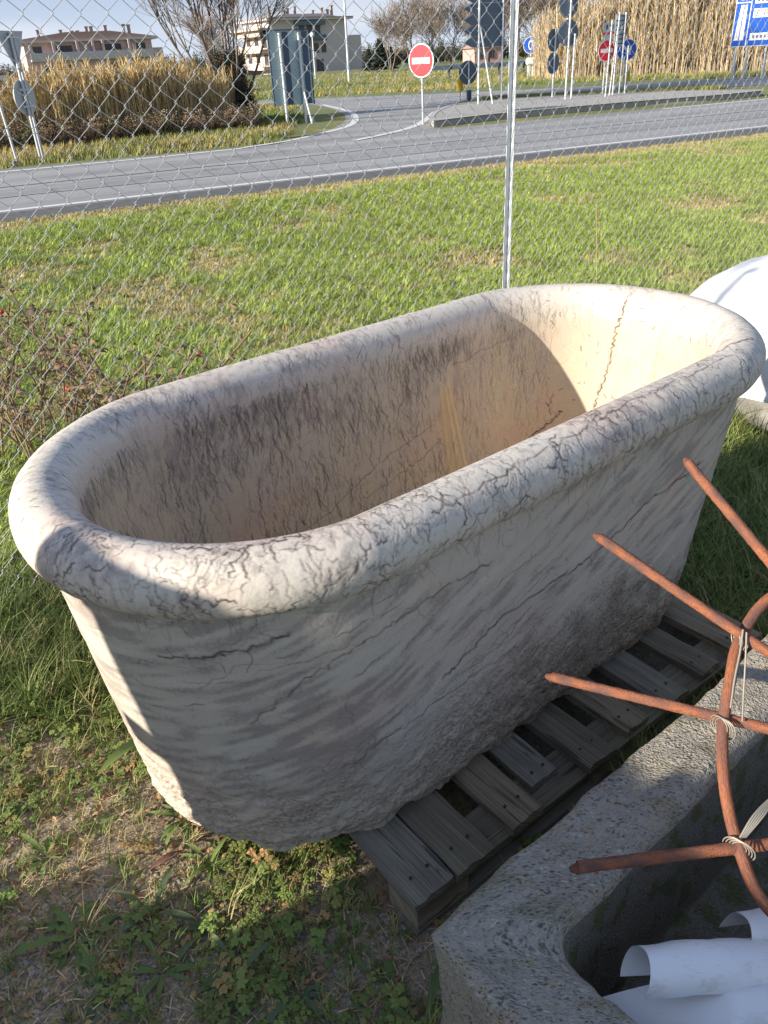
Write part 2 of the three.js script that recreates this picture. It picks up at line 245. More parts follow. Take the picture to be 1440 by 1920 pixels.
  const cvs = [img, bum].map((d) => { const c = document.createElement('canvas'); c.width = W; c.height = H; c.getContext('2d').putImageData(new ImageData(d, W, H), 0, 0); return c; });
  const [cx, bx] = cvs.map((c) => c.getContext('2d'));
  const R = rng(77), X = (t) => t * W, Y = (s) => s / SL * H;
  const line = (pts, w, col, al, bump = 0.6) => { // pts in (t, s)
    for (const off of [-W, 0, W]) {
      const xs = pts.map(([t, s]) => [X(t) + off, Y(s)]); if (xs.every((q) => q[0] < -40) || xs.every((q) => q[0] > W + 40)) continue;
      for (const [c, style, ww] of [[cx, `rgba(${col},${al})`, w], [bx, `rgba(40,40,40,${al * bump * 0.45})`, w]]) { c.strokeStyle = style; c.lineWidth = ww; c.lineJoin = 'round'; c.lineCap = 'round'; c.beginPath(); xs.forEach((q, i) => (i ? c.lineTo(q[0], q[1]) : c.moveTo(q[0], q[1]))); c.stroke(); }
    }
  };
  const wobble = (pts, amp, n = 6) => { const o = []; for (let i = 0; i < pts.length - 1; i++) for (let j = 0; j < n; j++) { const f = j / n; o.push([mix(pts[i][0], pts[i + 1][0], f) + (R() - 0.5) * amp / PER, mix(pts[i][1], pts[i + 1][1], f) + (R() - 0.5) * amp]); } o.push(pts[pts.length - 1]); return o; };
  const wander = (t, s, len, dir, turn, n = 10) => { const o = [[t, s]]; let d = dir; for (let i = 0; i < n; i++) { d += (R() - 0.5) * turn; t += Math.cos(d) * len / n / PER; s += Math.sin(d) * len / n; o.push([t, s]); } return o; };
  const vein = (pts, w, col, al, bump = 0.8) => { let q = R(); for (let i = 0; i < pts.length - 1; i++) { q = clamp(q + (R() - 0.5) * 0.9); if (q < 0.06) continue; line([pts[i], pts[i + 1]], w * (0.3 + 1.1 * q), col, al * (0.25 + 0.75 * q), bump); } };
  const jag = (t, s, len, dir, turn, n = 8) => { const o = [[t, s]]; for (let i = 0; i < n; i++) { const d = dir + (R() - 0.5) * turn; t += Math.cos(d) * len / n / PER; s += Math.sin(d) * len / n; o.push([t, s]); } return o; };
  const dark = '62,52,48', brown = '92,70,56', grey = '70,68,70';
  // bedding veins slanting over the outer wall
  for (let i = 0; i < 230; i++) { const t = R(), s = 0.05 + R() * 0.6; vein(jag(t, s, 0.1 + 0.4 * R(), Math.PI - 0.32 + (R() - 0.5) * 0.3 + (t > 0.5 ? 0.64 : 0), 1.3, 26), 0.7 + R() * 1.1, R() < 0.5 ? dark : brown, 0.08 + 0.2 * R()); }
  for (let i = 0; i < 700; i++) vein(jag(R(), R() * 0.66, 0.03 + 0.08 * R(), R() * TAU, 2.0, 9), 0.6 + 0.4 * R(), dark, 0.08 + 0.16 * R());
  // hair-fine cross veins of the lip
  for (let i = 0; i < 5200; i++) { const t = R(), s = 0.66 + Math.pow(R(), 0.8) * 0.3, lv = 0.08 + 0.24 * R(); const bare = t > 0.93 || t < 0.05; if (bare && R() < 0.8) continue; if (n3(t * 30, s * 14, 3) < -0.25) continue; vein(jag(t, s, 0.015 + 0.05 * R(), Math.PI / 2 + (R() - 0.5) * 1.0, 1.5, 7), 0.5 + 0.7 * R(), R() < 0.7 ? grey : dark, lv * 1.35); }
  for (let i = 0; i < 620; i++) { const t = 0.12 + R() * 0.36; vein(jag(t, 0.68 + R() * 0.2, 0.03 + 0.07 * R(), R() * TAU, 2.3, 11), 0.5 + 0.8 * R(), dark, 0.2 + 0.4 * R()); }
  for (let i = 0; i < 900; i++) { const t = R(); line(wander(t, 0.6 + R() * 0.1, 0.02 + 0.05 * R(), Math.PI / 2 + (R() - 0.5) * 0.7, 0.5, 5), 0.6 + 0.6 * R(), dark, 0.08 + 0.2 * R()); }
  // dark drips and crackle down the inside
  for (let i = 0; i < 6800; i++) { const t = 0.45 + R() * 0.47, s = 0.93 + Math.pow(R(), 1.7) * 0.42; if (n3(t * 16, s * 5, 9) < -0.7 + 0.8 * R()) continue; vein(jag(t, s, 0.02 + 0.07 * R(), Math.PI / 2 + (R() - 0.5) * 0.6, 1.1, 7), 0.5 + 0.9 * R(), R() < 0.6 ? grey : dark, (0.12 + 0.3 * R()) * (t > 0.84 ? 0.55 : 1)); }
  for (let i = 0; i < 520; i++) line(wander(0.48 + R() * 0.46, 0.93 + R() * 0.45, 0.03 + 0.1 * R(), R() * TAU, 1.5, 9), 0.5 + 0.5 * R(), brown, 0.1 + 0.22 * R());
  for (let i = 0; i < 14; i++) { const t = 0.972 + 0.045 * R(); line(wander(t, 0.98 + R() * 0.1, 0.08 + 0.12 * R(), Math.PI / 2, 0.2, 6), 1.5 + 3 * R(), '120,100,82', 0.12); }
  for (let i = 0; i < 90; i++) { const t = 0.9 + 0.2 * R(); line(wander(t, 0.85 + R() * 0.45, 0.006 + 0.012 * R(), R() * TAU, 1, 3), 1 + 1.2 * R(), dark, 0.3 + 0.3 * R()); }
  // the cracks one can point to
  const big = (pts, w, al, amp = 0.012) => { const q = wobble(pts, amp, 9); line(q, w * 2.4, brown, al * 0.22, 0.2); for (let i = 0; i < q.length - 1; i++) { if (R() < 0.1) continue; line([q[i], q[i + 1]], w * (0.35 + 0.75 * R()), dark, al * (0.4 + 0.6 * R()), 1); if (R() < 0.16) line(wander(q[i][0], q[i][1], 0.015 + 0.04 * R(), R() * TAU, 1.2, 6), w * 0.45, dark, al * 0.6, 0.8); } };
  big([[0.978, 0.855], [0.975, 0.923], [0.972, 0.973], [0.97, 1.05], [0.967, 1.127], [0.963, 1.182], [0.96, 1.237], [0.957, 1.3]], 2, 0.85);
  big([[0.845, 1.347], [0.867, 1.347], [0.899, 1.325], [0.922, 1.27], [0.933, 1.237]], 2.2, 0.85);
  big([[0.925, 1.182], [0.921, 1.215], [0.923, 1.248]], 1.6, 0.5);
  big([[0.343, 0.358], [0.328, 0.381], [0.302, 0.426], [0.269, 0.437], [0.242, 0.437], [0.217, 0.459], [0.192, 0.504], [0.158, 0.515], [0.137, 0.526]], 2.2, 0.8);
  big([[0.451, 0.571], [0.433, 0.582], [0.418, 0.594], [0.403, 0.616]], 1.8, 0.8);
  big([[0.425, 0.414], [0.404, 0.504], [0.383, 0.549], [0.36, 0.571], [0.333, 0.582], [0.31, 0.582]], 1.8, 0.55);
  big([[0.398, 0.246], [0.378, 0.291], [0.353, 0.302], [0.322, 0.314], [0.29, 0.314]], 1.6, 0.5);
  big([[0.346, 0.783], [0.324, 0.792], [0.294, 0.801], [0.262, 0.806], [0.226, 0.819], [0.198, 0.819], [0.166, 0.819], [0.132, 0.815]], 1.5, 0.6);
  big([[0.151, 0.865], [0.135, 0.865], [0.117, 0.851], [0.101, 0.81]], 2.2, 0.9); big([[0.155, 0.864], [0.148, 0.866]], 6, 0.8, 0.003);
  big([[0.438, 0.833], [0.428, 0.837], [0.419, 0.819], [0.41, 0.828], [0.396, 0.842], [0.39, 0.828]], 1.7, 0.85);
  big([[0.243, 0.846], [0.242, 0.815], [0.237, 0.787]], 1.6, 0.8); big([[0.394, 0.878], [0.38, 0.855], [0.365, 0.846], [0.346, 0.842]], 1.5, 0.6);
  big([[0.745, 1.3], [0.78, 1.27], [0.8, 1.25], [0.815, 1.22]], 1.3, 0.5); big([[0.67, 1.33], [0.72, 1.29], [0.77, 1.2], [0.81, 1.17]], 1.3, 0.5); big([[0.79, 0.97], [0.785, 1.06], [0.775, 1.14]], 1.4, 0.5); big([[0.83, 1.02], [0.86, 1.0], [0.89, 0.99]], 1.2, 0.5);
  // pale calcite run and chips
  for (const c of [cx]) { c.globalAlpha = 0.24; for (let i = 0; i < 34; i++) { const f = R(), t0 = mix(0.817, 0.828, f), t1 = mix(0.819, 0.846, f); c.strokeStyle = R() < 0.55 ? 'rgb(228,208,166)' : 'rgb(186,152,104)'; c.lineWidth = 1.5 + 5 * R(); c.beginPath(); c.moveTo(X(t0), Y(1.05 + 0.06 * R())); c.lineTo(X(mix(t0, t1, 0.5) + (R() - 0.5) * 0.002), Y(1.24)); c.lineTo(X(t1), Y(1.42)); c.stroke(); } c.globalAlpha = 1; }
  for (const p of [[[0.453, 0.202], [0.447, 0.19], [0.441, 0.182]], [[0.394, 0.538], [0.388, 0.549], [0.383, 0.549]], [[0.28, 0.403], [0.269, 0.414]], [[0.415, 0.45], [0.411, 0.455]], [[0.36, 0.60], [0.355, 0.603]]]) line(wobble(p, 0.006), 4, '196,182,160', 0.7, -0);
  const tex = cvs.map((c, i) => { const t = new THREE.CanvasTexture(c); t.wrapS = THREE.RepeatWrapping; t.flipY = false; if (!i) t.colorSpace = THREE.SRGBColorSpace; return t; });
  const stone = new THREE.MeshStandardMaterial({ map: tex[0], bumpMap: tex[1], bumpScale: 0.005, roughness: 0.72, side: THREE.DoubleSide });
  // mesh
  const NT = 620, pos = [], uv = [], nr = st.length;
  for (let i = 0; i < nr; i++) for (let j = 0; j <= NT; j++) {
    const t = j / NT, q = point(i, Tof(t === 1 ? 0 : t)); let [x, y, z, nx, nz] = q; const s = S[i];
    let d = 0.0022 * fbm(x * 4, y * 4, z * 4, 3) + 0.0004 * fbm(x * 30, y * 30, z * 30, 2);
    if (s < 0.672) {
      const rough = smooth(0.34, 0.04, s + 0.1 * n3(x * 3, 2, z * 3)); d += rough * (0.008 * fbm(x * 14, y * 14, z * 14, 4) - 0.005 * smooth(0.2, 0.7, n3(x * 48, y * 48, z * 48))) + 0.0008 * n3(x * 3, (y - 0.42 * x) * 22, z * 3);
      const under = smooth(0.06, 0, s); d -= under * (0.02 + 0.014 * n3(x * 9, 1, z * 9)); y += under * 0.012 * (0.5 + n3(x * 11, 3, z * 11) + 0.5 * n3(x * 30, 3, z * 30));
      if (s < 0.001) y = zb; // ragged foot closes on the pallet
    }
    const vert = s > 0.70 && s < 0.93 ? 1 : 0;
    pos.push(x + nx * d, Math.max(y, zb) + vert * d * 0.5, z + nz * d); uv.push(t, s / SL);
  }
  const nrm = new Float32Array(pos.length);
  { const idx = []; for (let i = 0; i < nr - 1; i++) for (let j = 0; j < NT; j++) { const p = i * (NT + 1) + j; idx.push(p, p + NT + 1, p + 1, p + 1, p + NT + 1, p + NT + 2); }
    const g = new THREE.BufferGeometry(); g.setAttribute('position', new THREE.Float32BufferAttribute(pos, 3)); g.setIndex(idx); g.computeVertexNormals(); const n = g.attributes.normal.array;
    for (let i = 0; i < nr; i++) { const p = i * (NT + 1) * 3, q = (i * (NT + 1) + NT) * 3; for (let c = 0; c < 3; c++) { const m = n[p + c] + n[q + c]; n[p + c] = n[q + c] = m; } const l = Math.hypot(n[p], n[p + 1], n[p + 2]); for (let c = 0; c < 3; c++) { n[p + c] /= l; n[q + c] /= l; } }
    nrm.set(n); }
  const root = thing('marble_bathtub', 'large cream marble bathtub with rolled rim and veined, cracked sides', 'bathtub', TUB.x, 0, TUB.z, TUB.th);
  const slice = (r0, r1) => { const w = NT + 1, g = new THREE.BufferGeometry(), idx = []; g.setAttribute('position', new THREE.Float32BufferAttribute(pos.slice(r0 * w * 3, (r1 + 1) * w * 3), 3)); g.setAttribute('normal', new THREE.Float32BufferAttribute(nrm.slice(r0 * w * 3, (r1 + 1) * w * 3), 3)); g.setAttribute('uv', new THREE.Float32BufferAttribute(uv.slice(r0 * w * 2, (r1 + 1) * w * 2), 2)); for (let i = 0; i < r1 - r0; i++) for (let j = 0; j < NT; j++) { const p = i * w + j; idx.push(p, p + w, p + 1, p + 1, p + w, p + w + 1); } g.setIndex(idx); return g; };
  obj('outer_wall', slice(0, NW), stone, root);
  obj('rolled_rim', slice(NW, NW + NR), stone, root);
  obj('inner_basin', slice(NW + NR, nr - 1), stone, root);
  const fl = [], lastO = st[nr - 1][3]; for (let j = 0; j < 90; j++) { const q = ring(a, b, k, j / 90 * TAU); fl.push([q[0] + q[2] * (lastO + 0.004), q[1] + q[3] * (lastO + 0.004)]); }
  obj('basin_floor', flatShape(fl, 0.2455), mat(rgb(0.5, 0.43, 0.35), 0.8), root);
  const ub = []; for (let j = 0; j < 90; j++) { const q = ring(a2 - 0.03, b2 - 0.03, k2, j / 90 * TAU); ub.push([q[0], q[1]]); }
  obj('underside', flatShape(ub, zb + 0.003), mat(rgb(0.35, 0.3, 0.25), 0.9), root);
}

// ---------------------------------------------------------------- wooden pallet
const AX = V(Math.cos(TUB.th), 0, -Math.sin(TUB.th));
const PAL = { x: 0.02, z: -0.885, th: 0.635, L: 1.22, Wd: 0.82 };
const palLocal = (x, z) => { const dx = x - PAL.x, dz = z - PAL.z, c = Math.cos(PAL.th), s = Math.sin(PAL.th); return [dx * c - dz * s, dx * s + dz * c]; };
const inPallet = (x, z, m = 0) => { const [u, v] = palLocal(x, z); return u > -m && u < PAL.L + m && v < m && v > -PAL.Wd - m; };
{
  const wood = (seed, r, g, b) => { const t = texture(512, 256, (u, v) => { const w = tn(u, v, 2, 10, seed) * 0.35, f = tn(u, v + w * 0.03, 2.5, 70, seed + 1), q = tn(u, v, 5, 160, seed + 2), n = tn(u, v, 5, 5, seed + 3), sp = tn(u, v, 120, 120, seed + 4); const kn = smooth(0.55, 0.75, tn(u, v, 4, 9, seed + 5)), ck = smooth(0.05, 0, Math.abs(tn(u, v, 1.5, 24, seed + 6))) * smooth(0, 0.4, tn(u, v, 3, 6, seed + 7)); const k = (0.75 + 0.38 * f + 0.28 * q + 0.3 * n + 0.1 * sp) * (1 - 0.55 * kn) * (1 - 0.6 * ck); const gr = smooth(0.15, 0.7, n + 0.4 * sp) * 0.3; return [r * k * (1 - 0.35 * gr), g * k * (1 - 0.05 * gr), b * k * (1 - 0.3 * gr)]; }); t.repeat.set(1, 1); return mat(0xffffff, 0.88, { map: t, bumpMap: t, bumpScale: 0.0025 }); };
  const wm = [wood(31, 0.27, 0.245, 0.2), wood(41, 0.22, 0.19, 0.14), wood(51, 0.34, 0.275, 0.19)];
  const root = thing('wooden_pallet', 'weathered grey wooden pallet under the marble bathtub', 'pallet', PAL.x, 0, PAL.z, PAL.th);
  const R = rng(9);
  // local x along the pallet, local -z toward the fence; deck boards run along z
  const plank = (name, x0, x1, y0, y1, z0, z1, m, parent = root, warp = 0.004) => {
    const g = new THREE.BoxGeometry(x1 - x0, y1 - y0, z1 - z0, 5, 1, 14), p = g.attributes.position, sd = R() * 90, uv = g.attributes.uv, along = z1 - z0 > x1 - x0;
    for (let i = 0; i < p.count; i++) { let x = p.getX(i), y = p.getY(i), z = p.getZ(i); const e = Math.abs(Math.abs(x) - (x1 - x0) / 2) < 1e-4; y += warp * n3(x * 3 + sd, 0, z * 3) + (y > 0 && e ? -0.002 : 0); x += e ? 0.003 * n3(sd, y * 30, z * 9) : 0; const ez = Math.abs(Math.abs(z) - (z1 - z0) / 2) < 1e-4; if (ez) z += 0.0035 * n3(x * 26 + sd, y * 20, 1); uv.setXY(i, (along ? z : x) + sd, (along ? x : z) * 4 + y * 5 + sd); p.setXYZ(i, x, y, z); }
    g.computeVertexNormals(); g.translate((x0 + x1) / 2, (y0 + y1) / 2, (z0 + z1) / 2); return obj(name, g, m, parent);
  };
  const deck = [[0, 0.098, 0], [0.104, 0.205, 0.004], [0.262, 0.352, 0.0], [0.375, 0.455, -0.05], [0.505, 0.595, 0.0], [0.655, 0.735, -0.012], [0.79, 0.885, -0.004], [0.95, 1.03, -0.01], [1.095, 1.215, 0]];
  deck.forEach(([a, b, e], i) => plank('deck_board', a, b, 0.098, 0.12, -PAL.Wd, e, wm[i % 3]));
  for (const [z0, z1] of [[-0.1, -0.006], [-0.46, -0.36], [-PAL.Wd, -PAL.Wd + 0.1]]) { plank('stringer_board', 0.006, PAL.L - 0.01, 0.076, 0.0975, z0, z1, wm[1]); plank('bottom_board', 0.004, PAL.L - 0.008, 0.004, 0.02, z0, z1, wm[0]); for (const x of [0.008, 0.55, PAL.L - 0.15]) plank('block', x, x + 0.135, 0.0205, 0.0755, z0 + 0.004, z1 - 0.004, wm[2], root, 0.001); }
  const nails = mat(rgb(0.07, 0.05, 0.04), 0.6, { metalness: 0.5 });
  deck.forEach(([a, b, e]) => { for (const f of [0.28, 0.72]) { const g = new THREE.CylinderGeometry(0.0035, 0.0035, 0.002, 8); g.translate(mix(a, b, f), 0.1225, -0.05 + e * 0.5); obj('nail', g, nails, root); } });
}

// ---------------------------------------------------------------- stone trough (foreground)
const TR = { x: 0.03, z: -0.655, th: 0.668, L: 1.5, Wd: 0.72, h: 0.42 };
const trLocal = (x, z) => { const dx = x - TR.x, dz = z - TR.z, c = Math.cos(TR.th), s = Math.sin(TR.th); return [dx * c - dz * s, dx * s + dz * c]; };
const inTrough = (x, z, m = 0) => { const [u, v] = trLocal(x, z); return u > -m && u < TR.L + m && v > -m && v < TR.Wd + m; };
{
  const tx = texture(1024, 1024, (u, v) => {
    const a = tn(u, v, 7, 7, 61), b = tn(u, v, 34, 34, 62), c = tn(u, v, 110, 110, 63), d = tn(u, v, 300, 300, 64);
    const lich = smooth(0.15, 0.5, b * 0.5 + c * 0.6 + a * 0.2), pit = smooth(0.12, 0.46, tn(u, v, 60, 60, 65) * 0.55 + c * 0.45 + d * 0.3 + a * 0.2), och = smooth(0.2, 0.6, tn(u, v, 18, 18, 66) + 0.3 * c);
    let r = 0.34, g = 0.305, bl = 0.25; r = mix(r, 0.52, lich); g = mix(g, 0.49, lich); bl = mix(bl, 0.42, lich); const mo = smooth(0.15, 0.55, tn(u, v, 4, 4, 68) + 0.5 * b + 0.25 * c); r = mix(r, 0.2, mo * 0.55); g = mix(g, 0.19, mo * 0.55); bl = mix(bl, 0.12, mo * 0.55); r = mix(r, 0.36, och * 0.5); g = mix(g, 0.27, och * 0.5); bl = mix(bl, 0.15, och * 0.5);
    const k = (1 - 0.68 * pit) * (1 + 0.22 * d); return [r * k, g * k, bl * k];
  });
  const th = texture(1024, 1024, (u, v) => 0.55 + 0.18 * tn(u, v, 34, 34, 62) + 0.22 * tn(u, v, 110, 110, 63) - 0.35 * smooth(0.18, 0.5, tn(u, v, 55, 55, 65) * 0.75 + tn(u, v, 110, 110, 63) * 0.3), false);
  tx.repeat.set(1.9, 1.9); th.repeat.set(1.9, 1.9);
  const stone = mat(0xffffff, 0.92, { map: tx, bumpMap: th, bumpScale: 0.007 });
  const moss = texture(512, 512, (u, v) => { const a = smooth(0.0, 0.5, tn(u, v, 8, 8, 71) + 0.5 * tn(u, v, 50, 50, 72)), k = 0.7 + 0.4 * tn(u, v, 120, 120, 73); return [mix(0.22, 0.13, a) * k, mix(0.2, 0.14, a) * k, mix(0.16, 0.055, a) * k]; }); moss.repeat.set(2, 2);
  const inner = mat(0xffffff, 0.9, { map: moss, bumpMap: moss, bumpScale: 0.01 });
  const root = thing('stone_trough', 'rough grey lichened stone trough in the near right corner', 'trough', TR.x, 0, TR.z, TR.th);
  const { L, Wd, h } = TR, w = 0.125;
  // rounded-rectangle rings swept over a profile; i = inset
  const NSeg = 60, ringAt = (ins, rc, q) => { const A = L / 2 - ins, B = Wd / 2 - ins, side = Math.floor(q) % 4, f = q - Math.floor(q), hw = side % 2 ? B : A, hd = side % 2 ? A : B; const arc = 0.12; let x, y; if (f < 1 - arc) { x = mix(-hw + rc, hw - rc, f / (1 - arc)); y = hd; } else { const p = (f - (1 - arc)) / arc * Math.PI / 2; x = hw - rc + rc * Math.sin(p); y = hd - rc + rc * Math.cos(p); } const r = -side * Math.PI / 2, c = Math.cos(r), s = Math.sin(r); return [x * c - y * s, x * s + y * c]; };
  const make = (prof, rough) => { const pos = [], uv = [], idx = []; let S = 0; const n = NSeg * 4, cl = [0]; for (let j = 1; j <= n; j++) { const a = ringAt(prof[0][0], prof[0][2], (j - 1) / NSeg), b = ringAt(prof[0][0], prof[0][2], (j % n) / NSeg); cl.push(cl[j - 1] + Math.hypot(a[0] - b[0], a[1] - b[1])); }
    prof.forEach(([ins, y, rc], i) => { if (i) S += Math.hypot(ins - prof[i - 1][0], y - prof[i - 1][1]); for (let j = 0; j <= n; j++) { const [x, z] = ringAt(ins, rc, (j % n) / NSeg), d = rough * (0.014 * fbm(x * 5, y * 5, z * 5, 3) + 0.006 * fbm(x * 26, y * 26, z * 26, 3)); const e = fbm(x * 5 + 9, y * 5, z * 5, 3) * 0.014 * rough + rough * 0.004 * n3(x * 40, y * 40, z * 40); pos.push(L / 2 + x * (1 + d), Math.max(0.002, y + e * smooth(0.1, 0.3, y)), Wd / 2 + z * (1 + d * 2)); uv.push(cl[j], S); if (i && j < n) { const k = i * (n + 1) + j; idx.push(k - n - 1, k, k - n, k - n, k, k + 1); } } });
    const g = new THREE.BufferGeometry(); g.setAttribute('position', new THREE.Float32BufferAttribute(pos, 3)); g.setAttribute('uv', new THREE.Float32BufferAttribute(uv, 2)); g.setIndex(idx); g.computeVertexNormals(); return g; };
  const outer = [], inn = [];
  for (let i = 0; i <= 26; i++) outer.push([0.0 + 0.02 * Math.sin(i / 26 * Math.PI) * 0.3, 0.002 + (h - 0.022) * i / 26, 0.022]);
  for (let i = 1; i <= 6; i++) { const p = i / 6 * Math.PI / 2; outer.push([0.02 * (1 - Math.cos(p)), h - 0.02 + 0.02 * Math.sin(p), 0.022]); }
  for (let i = 1; i <= 8; i++) outer.push([0.02 + (w - 0.05) * i / 8, h, 0.03]);
  for (let i = 1; i <= 6; i++) { const p = i / 6 * Math.PI / 2; outer.push([w - 0.03 + 0.03 * Math.sin(p), h - 0.03 + 0.03 * Math.cos(p), 0.035]); }
  for (let i = 0; i <= 16; i++) inn.push([w + 0.03 * i / 16, h - 0.03 - 0.27 * i / 16, 0.035]);
  for (let i = 1; i <= 6; i++) inn.push([w + 0.03 + 0.15 * i / 6, h - 0.30 - 0.01 * i / 6, 0.035]);
  obj('outer_wall', make(outer, 1), stone, root); obj('inner_wall', make(inn, 1), inner, root);
  obj('floor', box(L - 0.5, 0.02, Wd - 0.5, L / 2, 0.098, Wd / 2), inner, root);
}
// white plastic sheets curled up in the trough
{
  const dust = texture(512, 512, (u, v) => { const a = smooth(0.1, 0.7, tn(u, v, 5, 5, 301) + 0.5 * tn(u, v, 24, 24, 302)), sp = smooth(0.5, 0.7, tn(u, v, 70, 70, 303)), sc = smooth(0.06, 0, Math.abs(tn(u, v, 5, 14, 304))) * smooth(0.1, 0.5, tn(u, v, 6, 6, 305)); const k = 1 - 0.1 * a - 0.25 * sp * a - 0.12 * sc; return [0.8 * k, 0.8 * k * (1 - 0.02 * a), 0.8 * k * (1 - 0.06 * a)]; });
  const sheet = mat(0xffffff, 0.42, { map: dust, bumpMap: dust, bumpScale: 0.003 });
  const surf = (fn, nu, nv) => { const pos = [], idx = [], suv = []; for (let j = 0; j <= nv; j++) for (let i = 0; i <= nu; i++) { pos.push(...fn(i / nu, j / nv)); suv.push(i / nu * 1.4, j / nv * 0.8); if (i < nu && j < nv) { const k = j * (nu + 1) + i; idx.push(k, k + 1, k + nu + 1, k + 1, k + nu + 2, k + nu + 1); } } const g = new THREE.BufferGeometry(); g.setAttribute('position', new THREE.Float32BufferAttribute(pos, 3)); g.setAttribute('uv', new THREE.Float32BufferAttribute(suv, 2)); g.setIndex(idx); g.computeVertexNormals(); return g; };
  const thick = (fn, nu, nv, t = 0.0015) => join([surf(fn, nu, nv), surf((u, v) => { const p = fn(u, v); return [p[0], p[1] - t, p[2]]; }, nu, nv)]);
  const a = obj('plastic_sheet', thick((u, v) => { const lu = mix(0.16 + 0.012 * Math.sin(v * 7), 0.6, u), lv = mix((0.05 + 0.62 * lu) / 0.785, 0.558, v); const x = TR.x + lu * Math.cos(TR.th) + lv * Math.sin(TR.th), z = TR.z - lu * Math.sin(TR.th) + lv * Math.cos(TR.th); const y = 0.335 + 0.07 * Math.sin(Math.min(1, v * 1.1 + 0.24) * Math.PI * 0.7) * (0.5 + 0.5 * smooth(0, 0.3, u)) + 0.006 * n3(u * 3, v * 3, 5) + 0.006 * (1 - Math.abs(n3(u * 2.6 + 4, v * 2.2, 1))) ** 5 - 0.05 * Math.pow(1 - u, 6); return [x, y, z]; }, 60, 40), sheet);
  tag(a, 'wide white plastic sheet bulging at the front of the stone trough', 'plastic sheet', 'white sheets in the trough');
  const curl = (x0, y0, z0, x1, y1, z1, r, a0, a1) => thick((u, v) => { const p = mix(a0, a1, v), x = mix(x0, x1, u), y = mix(y0, y1, u), z = mix(z0, z1, u), rr = r * (1 + 0.16 * n3(u * 2.4, 3, v) + 0.05 * n3(u * 9, 3, v * 3)) * (1 + 0.25 * u); return [x + 0.014 * Math.sin(p), y + Math.sin(p) * rr, z - Math.cos(p) * rr * 0.9]; }, 30, 30);
  tag(obj('plastic_sheet', curl(0.318, 0.372, -0.607, 0.84, 0.372, -0.60, 0.038, -1.15, Math.PI * 0.97), sheet), 'white plastic sheet rolled into a long curl with an open left end', 'plastic sheet', 'white sheets in the trough');
  tag(obj('plastic_sheet', curl(0.475, 0.375, -0.648, 0.92, 0.385, -0.67, 0.036, -0.6, Math.PI * 0.9), sheet), 'white plastic curl at the frame edge behind the longer curl', 'plastic sheet', 'white sheets in the trough');
}
